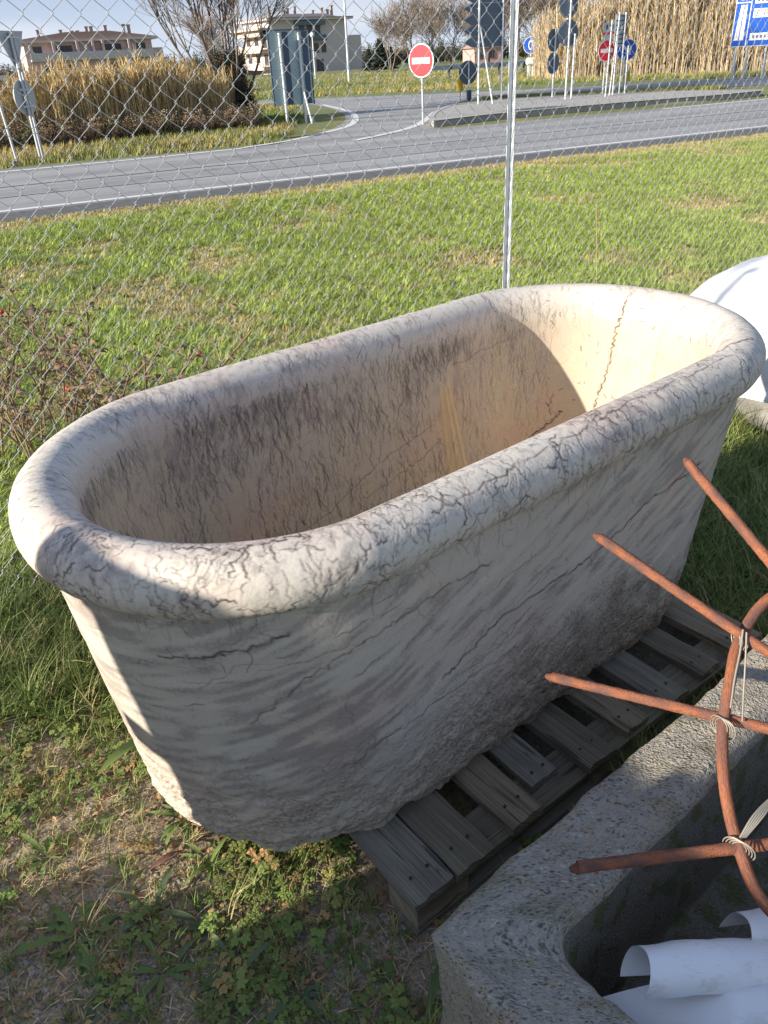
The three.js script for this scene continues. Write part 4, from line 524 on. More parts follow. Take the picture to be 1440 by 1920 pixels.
// ---------------------------------------------------------------- buildings
{
  const wallM = mat(rgb(0.62, 0.47, 0.44), 0.9), wallSunTone = mat(rgb(0.66, 0.54, 0.44), 0.9), wallShadeTone = mat(rgb(0.56, 0.5, 0.47), 0.9), slab = mat(rgb(0.55, 0.5, 0.48), 0.9), tile = mat(rgb(0.42, 0.27, 0.22), 0.9), glass = mat(rgb(0.035, 0.045, 0.06), 0.15), frameM = mat(rgb(0.16, 0.12, 0.1), 0.6), shut = mat(rgb(0.1, 0.14, 0.17), 0.7), chim = mat(rgb(0.3, 0.25, 0.23), 0.9);
  const win = (p, x, y, z, w, h, ry = 0) => { const f = obj('window', [box(w + 0.16, 0.1, 0.12, 0, h / 2 + 0.05, 0), box(w + 0.16, 0.1, 0.16, 0, -h / 2 - 0.05, 0), box(0.08, h, 0.12, -w / 2 - 0.04, 0, 0), box(0.08, h, 0.12, w / 2 + 0.04, 0, 0), box(0.07, h, 0.08, 0, 0, 0)], frameM, p); f.position.set(x, y, z); f.rotation.y = ry; obj('pane', box(w, h, 0.03, 0, 0, 0), glass, f); return f; };
  { // left block
    const b = thing('apartment_block', 'mauve shaded apartment block with red roof behind the left reeds', 'building', -49.6, 0, -168.5, 0.47);
    obj('wall', [box(23, 7.1, 10, 0, 3.55, -5), box(2.2, 5.6, 8, 12.6, 2.8, -5)], wallM, b);
    const roof = obj('roof', plate([[-12.6, 7.1], [12.6, 7.1], [12.4, 7.45], [4, 8.5], [-4, 8.5], [-12.6, 7.5]], 11.4, -10.8), tile, b);
    obj('eave', box(25.4, 0.3, 12, 0, 7.15, -5), slab, roof);
    for (const [x, h] of [[-8, 1.2], [-4, 1.1], [-2, 0.9], [-1, 0.9], [0.7, 1.5], [1.6, 1.5], [4.2, 1.6], [7.6, 1.7], [8.6, 1.6]]) obj('chimney', [box(0.5, h, 0.5, x, 7.9 + h / 2, -4), box(0.7, 0.15, 0.7, x, 7.9 + h, -4)], chim, roof);
    for (const y of [1.0, 4.25]) { const bal = obj('balcony', [box(22, 0.3, 1.4, 0.2, y, 0.75), box(22, 1.0, 0.14, 0.2, y + 0.65, 1.4)], slab, b); bal.name = 'balcony'; }
    for (const [x, w] of [[-9.3, 1.4], [-4.6, 2.6], [4.2, 2.8], [9.4, 1.5]]) win(b, x, 5.55, 0.02, w, 1.6);
    for (const [x, w] of [[-8, 1.5], [-3.6, 1.5], [3.4, 2.2], [7, 1.4]]) win(b, x, 2.5, 0.02, w, 1.6);
    for (const x of [-6.6, -2.4, 0.4, 2.2, 7]) obj('pier', box(0.4, 2.6, 1.3, x, 5.8, 0.66), wallM, b);
  }
  { // right block
    const b = thing('apartment_block', 'apartment block with balconies, its walls toned sunlit beige and shaded grey, behind the direction sign', 'building', -17.3, 0, -179.2, 0.611);
    obj('wall', box(18.5, 9.1, 11, 9.25, 4.55, -5.5), wallShadeTone, b); obj('sun_toned_wall', box(0.1, 7.6, 11, -0.06, 3.8, -5.5), wallSunTone, b); obj('side_block', box(4, 6.3, 8, 20.6, 3.15, -5), wallShadeTone, b);  // sun and shade put into wall colour: beige sunny face, grey shaded face
    const roof = obj('roof', [box(20.4, 0.35, 13, 9.3, 9.28, -5.5), plate([[0.5, 9.46], [18, 9.46], [14, 10.2], [4, 10.2]], 9, -10)], slab, b);
    obj('roof_tile', box(20.6, 0.1, 13.2, 9.3, 9.52, -5.5), tile, roof); obj('low_roof', box(3.2, 0.3, 13.4, -1.5, 7.7, -5.5), wallSunTone, b);
    for (const [x, h, z] of [[2, 1.9, -3], [5.5, 1.2, -3], [6.3, 1.6, -3], [8, 1.9, -3], [12, 1.2, -2.6], [14.2, 1.6, -2.6], [15.6, 1.3, -2.6], [16.6, 2, -2.6]]) obj('chimney', [box(0.45, h, 0.45, x, 9.6 + h / 2, z), box(0.65, 0.14, 0.65, x, 9.6 + h, z)], chim, roof);
    for (const y of [0.9, 3.9, 6.7]) { obj('balcony', [box(1.9, 0.28, 10.4, -1.0, y, -5.5), box(0.14, 1.0, 10.4, -1.9, y + 0.6, -5.5)], wallSunTone, b); for (const z of [-2, -5.4, -8.8]) win(b, -0.14, y + 1.9 > 8 ? 7.1 : y + 1.6, z, 1.3, 1.7, -Math.PI / 2); }
    for (const [x, y, w, h] of [[7.4, 7.3, 1, 1.5], [9.3, 7.3, 1, 1.5], [11.2, 7.3, 1.1, 1.6], [8.2, 4.2, 1.2, 1.7], [10.6, 4.2, 1, 1.5], [12.4, 4.2, 1, 1.5], [8.6, 1.3, 1.1, 1.6], [11.2, 1.1, 1.6, 2]]) win(b, x, y, 0.02, w, h);
    obj('awning', box(6.6, 0.7, 1.4, 9, 8.5, 0.75), shut, b); obj('balcony', [box(7, 0.25, 1.3, 9, 5.6, 0.66), box(7, 0.8, 0.1, 9, 6.05, 1.26)], shut, b);
  }
  { const b = thing('distant_house', 'small pink distant house below the chevron boards', 'building', 21.5, 0, -157, 0.3); obj('wall', box(5, 2.4, 5, 0, 1.2, 0), mat(rgb(0.55, 0.33, 0.3), 0.9), b); obj('roof', plate([[-2.9, 2.4], [2.9, 2.4], [0, 3.6]], 5.6, -2.8), tile, b); for (const x of [-1.3, 0.9]) win(b, x, 1.4, 2.52, 0.8, 1); }
  { const b = thing('white_shed', 'low pale shed with dark openings at the far left edge', 'building', -31, 0, -72, 0.4); obj('wall', box(11, 1.5, 5, -3, 0.75, 0), mat(rgb(0.5, 0.5, 0.48), 0.9), b); obj('roof', plate([[-9, 1.5], [3, 1.5], [2.6, 1.85], [-8.6, 1.85]], 5.6, -2.8), slab, b); for (const x of [-6, -2, 1]) win(b, x, 0.8, 2.52, 1.6, 0.8); }
}

// ---------------------------------------------------------------- trees
const bark = mat(rgb(0.2, 0.165, 0.135), 0.9), twigM = mat(rgb(0.25, 0.2, 0.165), 0.9);
function branches(seed, o) { // returns [trunk, crown] geometries of a leafless tree
  const R = rng(seed), A = [[], []];
  const seg = (a, b, r0, r1, big) => { const d = b.clone().sub(a).normalize(), u = Math.abs(d.y) > 0.9 ? V(1, 0, 0) : V(0, 1, 0), e = u.clone().cross(d).normalize(), f = d.clone().cross(e), n = big ? 7 : 3, P = A[big ? 0 : 1]; for (let i = 0; i < n; i++) { const p = i / n * TAU, q = (i + 1) / n * TAU, at = (c, r, t) => c.clone().addScaledVector(e, Math.cos(t) * r).addScaledVector(f, Math.sin(t) * r); const v = [at(a, r0, p), at(a, r0, q), at(b, r1, p), at(b, r1, q)]; for (const k of [0, 1, 2, 1, 3, 2]) P.push(v[k].x, v[k].y, v[k].z); } };
  const grow = (p, dir, len, r, lvl) => { const n = lvl < 2 ? 6 : 4; let q = p, d = dir.clone(); for (let i = 0; i < n; i++) { d.add(V((R() - 0.5) * o.bend, (R() - 0.5) * o.bend * 0.5 + o.up * 0.1, (R() - 0.5) * o.bend)).normalize(); const e = q.clone().addScaledVector(d, len / n), r0 = r * (1 - 0.75 * i / n), r1 = r * (1 - 0.75 * (i + 1) / n); seg(q, e, Math.max(r0, o.min), Math.max(r1, o.min * 0.8), lvl < 1); q = e; if (lvl < o.levels && i >= (lvl ? 1 : 2)) for (let k = 0; k < o.kids[lvl]; k++) { const ax = V(R() - 0.5, (R() - 0.5) * 0.4, R() - 0.5).normalize(), nd = d.clone().addScaledVector(ax, o.spread * (0.6 + 0.7 * R())).normalize(); grow(q, nd, len * (0.42 + 0.25 * R()), r1 * 0.62, lvl + 1); } } };
  for (let s = 0; s < o.stems; s++) { const a = s / o.stems * TAU + R(), t = o.stems > 1 ? o.fan * (0.2 + R()) : 0.05; grow(V(Math.cos(a) * o.base, 0, Math.sin(a) * o.base), V(Math.cos(a) * t, 1, Math.sin(a) * t).normalize(), o.h * (0.75 + 0.3 * R()), o.r, 0); }
  return A.map((P) => { const g = new THREE.BufferGeometry(); g.setAttribute('position', new THREE.Float32BufferAttribute(P, 3)); g.computeVertexNormals(); return g; });
}
{
  const [t, c] = branches(3, { stems: 13, base: 0.2, fan: 0.62, h: 5.4, r: 0.05, bend: 0.2, up: 0.55, levels: 3, kids: [3, 3, 2], spread: 0.6, min: 0.006 });
  const g = thing('bare_tree', 'large leafless many-stemmed tree beside the left reeds', 'tree', -4.15, 0, -27.3); obj('trunk', t, bark, g); obj('crown', c, twigM, g);
  const kinds = [5, 6, 7].map((s) => branches(s, { stems: 3, base: 0.1, fan: 0.3, h: 5, r: 0.11, bend: 0.25, up: 0.4, levels: 3, kids: [2, 2, 2], spread: 0.8, min: 0.018 }));
  const far = [[4.2, -118, 0.95, 0], [7.5, -126, 1.1, 1], [10.2, -122, 1.0, 2], [13.2, -128, 1.15, 0], [15.8, -120, 0.9, 1], [18.8, -130, 0.85, 2], [16.8, -95, 1.0, 1], [18.6, -92, 1.15, 0], [20.6, -96, 1.15, 2], [22.8, -98, 1.05, 1], [24.2, -60, 1.15, 2], [21.3, -58.5, 1.1, 0], [18.6, -57.5, 1.05, 1], [-9.5, -60, 0.55, 2]];
  const where = ['first bare tree right of the dark conifers', 'second bare tree right of the dark conifers', 'bare tree standing behind the bright no entry sign', 'bare tree just right of the bright no entry sign', 'bare tree left of the chevron boards', 'low bare tree behind the chevron boards', 'bare tree just right of the steel fence post', 'bare tree left of the distant blue round sign', 'tall bare tree behind the distant blue round sign', 'bare tree behind the octagon sign cluster', 'bare tree above the reeds next to the motorway board', 'bare tree above the middle of the right reeds', 'bare tree above the left part of the right reeds', 'low bare tree behind the left reeds'];
  far.forEach(([x, z, s, k], i) => { const g = thing('bare_tree', where[i], 'tree', x, 0, z, i * 1.3, 'bare trees along the horizon'); g.scale.setScalar(s); obj('trunk', kinds[k][0], bark, g); obj('crown', kinds[k][1], twigM, g); });
  // dark conifers
  const R = rng(31), con = (seed) => { const Q = rng(seed), l = []; for (let i = 0; i < 900; i++) { const y = Math.pow(Q(), 0.8), a = Q() * TAU, rr = (1 - y) * 0.95 * (0.55 + 0.5 * Q()) * (0.85 + 0.25 * Math.sin(y * 40)); const g = new THREE.TetrahedronGeometry(0.16 + 0.12 * Q()); g.scale(1.3, 0.5, 1.3); g.rotateY(Q() * TAU); g.translate(Math.cos(a) * rr * 1.2, 0.25 + y * 3.6, Math.sin(a) * rr * 1.2); l.push(g); } return join(l); };
  const cg = con(7), cm = mat(rgb(0.035, 0.05, 0.04), 0.95);
  [[1.4, -131, 0.75, 'low dark conifer right of the right apartment block'], [3.0, -128, 1.05, 'tallest dark conifer right of the right apartment block'], [4.6, -132, 0.8, 'dark conifer next to the far bare trees']].forEach(([x, z, s, l], i) => { const g = thing('conifer', l, 'tree', x, 0, z, i, 'dark conifers by the apartment block'); g.scale.set(s * 1.35, s, s * 1.35); obj('trunk', bar(V(0, 0, 0), V(0, 1.5, 0), 0.12, 0.08, 8), bark, g); obj('crown', cg, cm, g); });
}

// ---------------------------------------------------------------- reeds, brambles, hedges
{
  const reed = (seed) => { const R = rng(seed), l = []; for (let i = 0; i < 3; i++) { const x = (R() - 0.5) * 0.22, z = (R() - 0.5) * 0.22, h = 0.8 + 0.25 * R(), ln = (R() - 0.5) * 0.2, dr = R() * TAU; const top = V(x + Math.cos(dr) * ln, h, z + Math.sin(dr) * ln); l.push(bar(V(x, 0, z), top, 0.007, 0.004, 3)); for (let k = 0; k < 6; k++) { const f = 0.15 + 0.8 * R(), b = blade(R, 0.26 + 0.12 * R(), 0.02, 0.16 + 0.16 * R(), R() * TAU, 0, 0, 3); b.translate(mix(x, top.x, f), h * f, mix(z, top.z, f)); l.push(b); } for (let k = 0; k < 7; k++) { const b = blade(R, 0.13, 0.016, 0.05, R() * TAU, 0, 0, 2); b.translate(top.x, h - 0.03 + 0.012 * k, top.z); l.push(b); } } return mergeGeometries(l.map((g) => { const q = g.index ? g.toNonIndexed() : g; q.deleteAttribute('uv'); return q; })); };
  const rm = mat(0xffffff, 0.9), R = rng(91), G = [reed(1), reed(2)];
  const bed = (label, n, at, hgt, cols) => { for (let v = 0; v < 2; v++) { const it = []; for (let i = 0; i < n / 2; i++) { const [x, z, k] = at(R(), R()); const t = R(), s = hgt(x, z) * (0.62 + 0.55 * R()) * k, b = 0.7 + 0.6 * R(); it.push({ p: [x, 0, z], ry: R() * TAU, s: [s * 0.8, s, s * 0.8], c: rgb(mix(cols[0][0], cols[1][0], t) * b, mix(cols[0][1], cols[1][1], t) * b, mix(cols[0][2], cols[1][2], t) * b) }); } instanced('reed_bed', G[v], rm, it, label, 'reeds'); } };
  bed('golden dry reed bed on the left in front of the mauve block', 3000, (a, b) => { const x = mix(-9.2, -3.9, a), z = -21.6 - (x + 9) * 0.55 - b * 3.6; return [x, z, 1]; }, (x, z) => 1.36 - 0.2 * smooth(-6.2, -4, x) - 0.22 * smooth(-7.6, -8.8, x) + 0.24 * n3(x * 0.9, 0, z * 0.9) + 0.14 * n3(x * 2.6, 0, z * 2.6), [[0.66, 0.52, 0.28], [0.5, 0.37, 0.17]]);
  bed('tall pale reed bed along the far road on the right', 4200, (a, b) => { const x = mix(11.3, 27, a), z = -51.5 + (x - 11.5) * 0.62 - b * 6; return [x, z, 1]; }, (x, z) => 2.7 + 0.7 * smooth(12, 16, x) + 0.4 * n3(x * 0.5, 0, z * 0.5), [[0.62, 0.5, 0.31], [0.46, 0.36, 0.24]]);
  // brown bramble strip and ivy skirt
  const br = (seed) => { const Q = rng(seed), l = []; for (let i = 0; i < 16; i++) { const a = Q() * TAU, d = V(Math.cos(a) * 0.5, 0.5 + 0.5 * Q(), Math.sin(a) * 0.5), m = d.clone().multiplyScalar(0.5).add(V(0, 0.1, 0)); l.push(bar(V(0, 0, 0), m, 0.007, 0.005, 3), bar(m, d.clone().multiplyScalar(0.95), 0.005, 0.002, 3)); for (let k = 0; k < 7; k++) { const g = leaf(0.09, 0.06, { seg: 2 }); g.rotateY(Q() * TAU); g.rotateX((Q() - 0.5) * 2); const f = 0.2 + 0.8 * Q(); g.translate(d.x * f + (Q() - 0.5) * 0.15, d.y * f + 0.05 + (Q() - 0.5) * 0.15, d.z * f + (Q() - 0.5) * 0.15); l.push(g); } } return mergeGeometries(l.map((g) => { const q = g.index ? g.toNonIndexed() : g; q.deleteAttribute('uv'); return q; })); };
  const bg = br(4), it = [], iv = [];
  for (let i = 0; i < 620; i++) { const x = mix(-9.6, -3.0, R()), z = -20.9 - (x + 9) * 0.5 - R() * 1.3, b = 0.7 + 0.6 * R(), gr = R() < 0.25; it.push({ p: [x, 0, z], ry: R() * TAU, s: 0.3 + 0.35 * R(), c: gr ? rgb(0.13 * b, 0.14 * b, 0.06 * b) : rgb(0.3 * b, 0.215 * b, 0.14 * b) }); }
  instanced('bramble_strip', bg, rm, it, 'brown bramble strip along the foot of the left reeds', 'brambles');
  for (let i = 0; i < 420; i++) { const a = R() * TAU, r = Math.sqrt(R()) * 0.85, y = Math.pow(R(), 1.3) * 1.7, b = 0.7 + 0.6 * R(), gr = R() < 0.4; const f = 1 - 0.5 * y / 1.7; iv.push({ p: [-4.05 + Math.cos(a) * r * f, y, -27.2 + Math.sin(a) * r * f], ry: R() * TAU, rx: (R() - 0.5) * 2, s: 0.3 + 0.25 * R(), c: gr ? rgb(0.045 * b, 0.06 * b, 0.03 * b) : rgb(0.13 * b, 0.095 * b, 0.07 * b) }); }
  instanced('climbing_undergrowth', bg, rm, iv, 'dark brown undergrowth climbing the foot of the large bare tree', 'undergrowth');
  // far hedges closing the horizon
  const hd = []; for (let i = 0; i < 1500; i++) { const x = mix(-150, 170, R()), z = -235 - 10 * R() - 0.15 * Math.abs(x), b = 0.7 + 0.6 * R(), gr = R() < 0.4; hd.push({ p: [x, R() * 0.6, z], ry: R() * TAU, s: 3 + 2.5 * R(), c: gr ? rgb(0.06 * b, 0.075 * b, 0.04 * b) : rgb(0.15 * b, 0.12 * b, 0.09 * b) }); }
  instanced('far_hedge', bg, rm, hd, 'far brown and green hedge line along the horizon', 'hedge');
  const h2 = []; for (let i = 0; i < 420; i++) { const x = mix(-34, -9, R()), z = -60 - 8 * R(), b = 0.7 + 0.6 * R(); h2.push({ p: [x, 0, z], ry: R() * TAU, s: 1 + 0.7 * R(), c: rgb(0.16 * b, 0.13 * b, 0.08 * b) }); }
  instanced('field_scrub', bg, rm, h2, 'brown scrub in the field behind the left reeds', 'scrub');
}

// ---------------------------------------------------------------- dry rose bush behind the fence, left
for (const [seed, bx, bz, nst, hmax, hips, label] of [[57, -1.7, -3.35, 24, 0.78, 5, 'dry brown rose bush with red hips behind the fence at the left frame edge'], [58, -1.24, -3.1, 15, 0.6, 3, 'smaller dry rose bush right of the larger one, behind the fence']]) {
  const g = thing('dry_rose_bush', label, 'bush', bx, 0, bz, 0, 'dry rose bushes behind the fence');
  const R = rng(seed), st = [], tw = [], lv = [], tips = [];
  for (let i = 0; i < nst; i++) { const a = R() * TAU, b = V((R() - 0.5) * 1.0, 0, (R() - 0.5) * 0.35), ln = 0.1 + 0.3 * R(), h = hmax * (0.5 + 0.5 * R()); const pts = [b, b.clone().add(V(Math.cos(a) * ln * 0.2, h * 0.4, Math.sin(a) * ln * 0.2)), b.clone().add(V(Math.cos(a) * ln * 0.6, h * 0.75, Math.sin(a) * ln * 0.5)), b.clone().add(V(Math.cos(a) * ln, h, Math.sin(a) * ln * 0.8))]; st.push(tube(pts, 0.0042, 14, 5)); const c = new THREE.CatmullRomCurve3(pts);
    for (let k = 0; k < 12; k++) { const p = c.getPoint(0.25 + 0.75 * R()), d = V(R() - 0.5, 0.1 + R() * 0.6, R() - 0.5).normalize(), e = p.clone().addScaledVector(d, 0.07 + 0.12 * R()); tw.push(bar(p, e, 0.0022, 0.0012, 4)); tips.push(e);
      for (let m = 0; m < 3; m++) { const e2 = p.clone().lerp(e, 0.3 + 0.7 * R()).clone(), f = e2.clone().add(V((R() - 0.5) * 0.09, (R() - 0.3) * 0.07, (R() - 0.5) * 0.09)); tw.push(bar(e2, f, 0.0012, 0.0007, 3)); for (let q = 0; q < 2; q++) { if (R() < 0.62) continue; const l = leaf(0.022 + 0.016 * R(), 0.012 + 0.008 * R(), { seg: 3, fold: 0.6, droop: 0.5 }); l.rotateX((R() - 0.5) * 2.5); l.rotateY(R() * TAU); l.translate(f.x, f.y, f.z); lv.push(l); } } } }
  obj('stems', st, mat(rgb(0.2, 0.125, 0.085), 0.85), g); obj('twigs', tw, mat(rgb(0.33, 0.235, 0.165), 0.85), g); obj('dry_leaves', mergeGeometries(lv), mat(rgb(0.22, 0.14, 0.085), 0.9), g);
  for (let i = 0; i < hips; i++) { const p = tips[Math.floor(R() * tips.length)]; obj('rose_hip', new THREE.SphereGeometry(0.011, 12, 9).scale(1, 1.2, 1).translate(p.x, p.y, p.z), mat(rgb(0.5, 0.05, 0.02), 0.4), g); }
}

// ---------------------------------------------------------------- grass and ground cover
{
  const gm = mat(0xffffff, 0.7), R = rng(201);
  const near = (x) => -12.2 - 0.46 * x, fenceSide = (x, z) => x * fN.x + z * fN.z - FEN.d; // > 0 behind the fence
  const dryN = (x, z) => fbm(x * 0.55, 2, z * 0.55, 3) + 0.35 * n3(x * 3, 5, z * 3);
  const T = [tuft(1, 12, 0.045, 0.005, 0.055, 0.05), tuft(2, 12, 0.038, 0.0055, 0.06, 0.055), tuft(3, 10, 0.06, 0.0045, 0.05, 0.06)];
  const lists = [[], [], []];
  const grassCol = (dry, b) => rgb(mix(0.32, 0.55, dry) * b, mix(0.4, 0.45, dry) * b, mix(0.08, 0.2, dry) * b);
  let guard = 0;
  while (lists[0].length + lists[1].length + lists[2].length < 160000 && guard++ < 900000) {
    // denser close to the fence
    const f = Math.pow(R(), 1.6), dist = mix(0, 14.5, f), lat = mix(-9, 20, R()); const x = fN.x * (FEN.d + dist) + fAx.x * lat, z = fN.z * (FEN.d + dist) + fAx.z * lat;
    if (z < near(x) + 0.1) continue;
    const sx = x / -z; if (Math.abs(sx) > 0.72 && (Math.abs(sx) > 1.6 || R() < 0.5)) continue;
    let dry = smooth(0.02, 0.5, dryN(x, z)); const edge = near(x) - z; dry = clamp(dry + 0.9 * smooth(-1.3, -0.15, edge) + (R() < 0.12 ? 0.6 : 0));
    if (dry > 0.75 && R() < 0.45) continue;
    const b = (0.8 + 0.4 * R()) * (0.97 + 0.16 * n3(x * 1.3, 3, z * 1.3)), s = (0.7 + 0.6 * R()) * (1 - 0.35 * dry) * (dist > 6 ? 1.25 : 1);
    lists[(R() * 3) | 0].push({ p: [x, 0, z], ry: R() * TAU, s: [s * 1.1, s, s * 1.1], c: grassCol(dry, b) });
  }
  lists.forEach((l, i) => instanced('lawn_grass', T[i], gm, l, 'sunlit green lawn between the fence and the road', 'grass'));
  { const Q = rng(333), wl = [], dl = [], lw = tuft(44, 9, 0.03, 0.02, 0.05, 0.05, 3), ld = leaf(0.05, 0.03, { seg: 3, fold: 0.4, droop: 0.2, rise: 0.2 });
    for (let i = 0; i < 5200; i++) { const dist = 0.1 + 11 * Math.pow(Q(), 1.4), lat = mix(-8, 14, Q()), x = fN.x * (FEN.d + dist) + fAx.x * lat, z = fN.z * (FEN.d + dist) + fAx.z * lat; if (z < near(x) + 0.3 || Math.abs(x / z) > 0.75) continue; const cl = n3(x * 0.8, 6, z * 0.8) + 0.5 * n3(x * 2.5, 6, z * 2.5); const b = 0.7 + 0.6 * Q(); if (cl > 0.15 && Q() < 0.8) wl.push({ p: [x, 0.004, z], ry: Q() * TAU, s: 0.5 + 0.9 * Q(), c: rgb(0.15 * b, 0.24 * b, 0.05 * b) }); else if (Q() < 0.22) dl.push({ p: [x, 0.03, z], ry: Q() * TAU, rx: (Q() - 0.5), s: 0.5 + 0.7 * Q(), c: rgb(0.42 * b, 0.28 * b, 0.15 * b) }); }
    instanced('lawn_weeds', lw, gm, wl, 'broad-leaved weeds scattered in the lawn', 'weeds'); instanced('lawn_leaves', ld, gm, dl, 'dry leaves scattered on the lawn', 'dead leaves'); }
  // verges and field beyond the road: coarser tufts
  const V1 = tuft(9, 9, 0.2, 0.02, 0.16, 0.12), vl = [];
  for (let i = 0; i < 26000; i++) { const far = R() < 0.62; let x, z; if (far) { z = -46 - Math.pow(R(), 1.5) * 85; x = mix(-0.62, 0.6, R()) * -z; } else { x = mix(-13, -1.9, R()); z = -20.1 - 0.46 * x - R() * 20; if (x > -2.6 && z < -30) continue; if (z < -39) continue; } const dry = smooth(-0.2, 0.7, fbm(x * 0.1, 1, z * 0.1, 3) + 0.4 * R() + (far ? 0.1 : 0)), b = 0.75 + 0.5 * R(), s = (far ? 1.05 : 0.7) * (0.7 + 0.7 * R()); vl.push({ p: [x, 0, z], ry: R() * TAU, s, c: rgb(mix(0.17, 0.42, dry) * b, mix(0.22, 0.33, dry) * b, mix(0.05, 0.12, dry) * b) }); }
  for (let i = 0; i < 2600; i++) { const x = mix(4.5, 13, R()), z = -30.2 - R() * 1.9 - 0.12 * Math.abs(x - 8); if (z < -33.5 || (x > 11 && z > -31)) continue; const b = 0.75 + 0.5 * R(), dry = R() * 0.7; vl.push({ p: [x, 0, z], ry: R() * TAU, s: 0.6 + 0.5 * R(), c: rgb(mix(0.17, 0.42, dry) * b, mix(0.22, 0.33, dry) * b, mix(0.05, 0.12, dry) * b) }); }
  for (let i = 0; i < 2600; i++) { const x = mix(13, 34, R()), z = -40.6 - R() * 3 - (x < 16 ? 3 : 0), b = 0.75 + 0.5 * R(), dry = R() * 0.8; vl.push({ p: [x, 0, z], ry: R() * TAU, s: 0.8 + 0.7 * R(), c: rgb(mix(0.17, 0.42, dry) * b, mix(0.22, 0.33, dry) * b, mix(0.05, 0.12, dry) * b) }); }
  instanced('verge_grass', V1, gm, vl, 'yellow green grass of the verges and the field beyond the road', 'grass');

  // near ground
  const free = (x, z, m = 0.0) => !inTub(x, z, m - 0.13) && !inPallet(x, z, m) && !inTrough(x, z, m);
  const spot = () => { for (;;) { const x = mix(-1.9, 1.6, R()), z = mix(-3.4, -0.35, R()); if (!free(x, z) || fenceSide(x, z) > 0.3) continue; return [x, z]; } };
  // patches: 1 = lush, 0 = bare straw and gravel
  const lush = (x, z) => { let v = 0.56 + 0.95 * fbm(x * 2.1 + 7, 3, z * 2.1, 3); v += 0.85 * smooth(-1.4, -1.75, z) - 0.62 * Math.exp(-(((x + 0.72) / 0.3) ** 2 + ((z + 1.22) / 0.3) ** 2)) - 0.4 * Math.exp(-(((x + 0.6) / 0.35) ** 2 + ((z + 1.0) / 0.16) ** 2)) - 0.3 * Math.exp(-(((x + 0.25) / 0.3) ** 2 + ((z + 0.8) / 0.14) ** 2)); v += 0.5 * Math.exp(-(((x + 0.28) / 0.16) ** 2 + ((z + 1.08) / 0.13) ** 2)) + (x > 0.6 ? 0.4 : 0) - 0.16 * smooth(-1.02, -0.94, z) + 0.35 * Math.exp(-(((x + 0.36) / 0.15) ** 2 + ((z + 1.13) / 0.1) ** 2)); return clamp(v); };
  const g1 = [tuft(21, 7, 0.14, 0.0042, 0.02, 0.1, 5), tuft(22, 9, 0.09, 0.0045, 0.025, 0.07, 4), tuft(23, 5, 0.22, 0.004, 0.02, 0.16, 6)], gl = [[], [], []];
  for (let i = 0; i < 34000; i++) { const [x, z] = spot(), l = lush(x, z), front = z > -1.45 && x < 0.5; if (R() > l * l * 0.9 + (front ? 0.3 : 0.1)) continue; const dry = R() < (front ? 0.42 : 0.2) ? 0.3 + 0.7 * R() : 0.2 * R(), b = 0.6 + 0.6 * R(); const k = front ? (R() < 0.04 ? 2 : R() < 0.25 ? 0 : 1) : R() < 0.12 ? 2 : R() < 0.45 ? 0 : 1; gl[k].push({ p: [x, 0.003, z], ry: R() * TAU, rx: (R() - 0.5) * 0.9, s: (0.4 + 0.6 * R()) * (front ? 0.55 : 1), c: rgb(mix(0.15, 0.46, dry) * b, mix(0.235, 0.36, dry) * b, mix(0.04, 0.17, dry) * b) }); }
  gl.forEach((l, i) => instanced('yard_grass', g1[i], gm, l, 'loose green grass growing around the bathtub', 'grass'));
  // low clover-like ground cover
  const clover = (seed) => { const Q = rng(seed), l = []; for (let s = 0; s < 5; s++) { const a = Q() * TAU, r = 0.012 + 0.035 * Q(), h = 0.015 + 0.03 * Q(), n = 5, x = Math.cos(a) * r, z = Math.sin(a) * r, ro = Q() * TAU; l.push(bar(V(0, 0, 0), V(x, h, z), 0.0007, 0.0007, 3)); for (let k = 0; k < n; k++) { const f = leaf(0.014 + 0.006 * Q(), 0.011 + 0.004 * Q(), { seg: 3, fold: 0.3, rise: 0.25, droop: 0.25, widest: 0.6 }); f.rotateY(ro + k / n * TAU); f.translate(x, h, z); l.push(f); } } return mergeGeometries(l.map((g) => { const q = g.index ? g.toNonIndexed() : g; q.deleteAttribute('uv'); return q; })); };
  const cg = [clover(5), clover(6)], cl = [[], []];
  for (let i = 0; i < 38000; i++) { const [x, z] = spot(), l = clamp(lush(x, z) + 0.35 * n3(x * 5, 9, z * 5)); if (R() > l * 1.0 - 0.12) continue; const b = 0.6 + 0.6 * R(), y = R() < 0.38 ? R() : 0.2 * R(); cl[i % 2].push({ p: [x, 0.003, z], ry: R() * TAU, s: 0.25 + 0.55 * R() * R(), rx: (R() - 0.5) * 0.8, c: rgb(mix(0.15, 0.42, y) * b, mix(0.225, 0.25, y) * b, mix(0.045, 0.1, y) * b) }); }
  cl.forEach((l, i) => instanced('ground_cover', cg[i], gm, l, 'low lobed green ground cover around the bathtub', 'weeds'));
  // gravel
  const pg = (s) => { const g = new THREE.IcosahedronGeometry(1, 1), p = g.attributes.position; for (let i = 0; i < p.count; i++) { const k = 1 + 0.28 * n3(p.getX(i) * 1.2 + s, p.getY(i) * 1.2, p.getZ(i) * 1.2); p.setXYZ(i, p.getX(i) * k, p.getY(i) * k * 0.62, p.getZ(i) * k * 0.8); } g.computeVertexNormals(); return g; };
  const gv = [[], [], []];
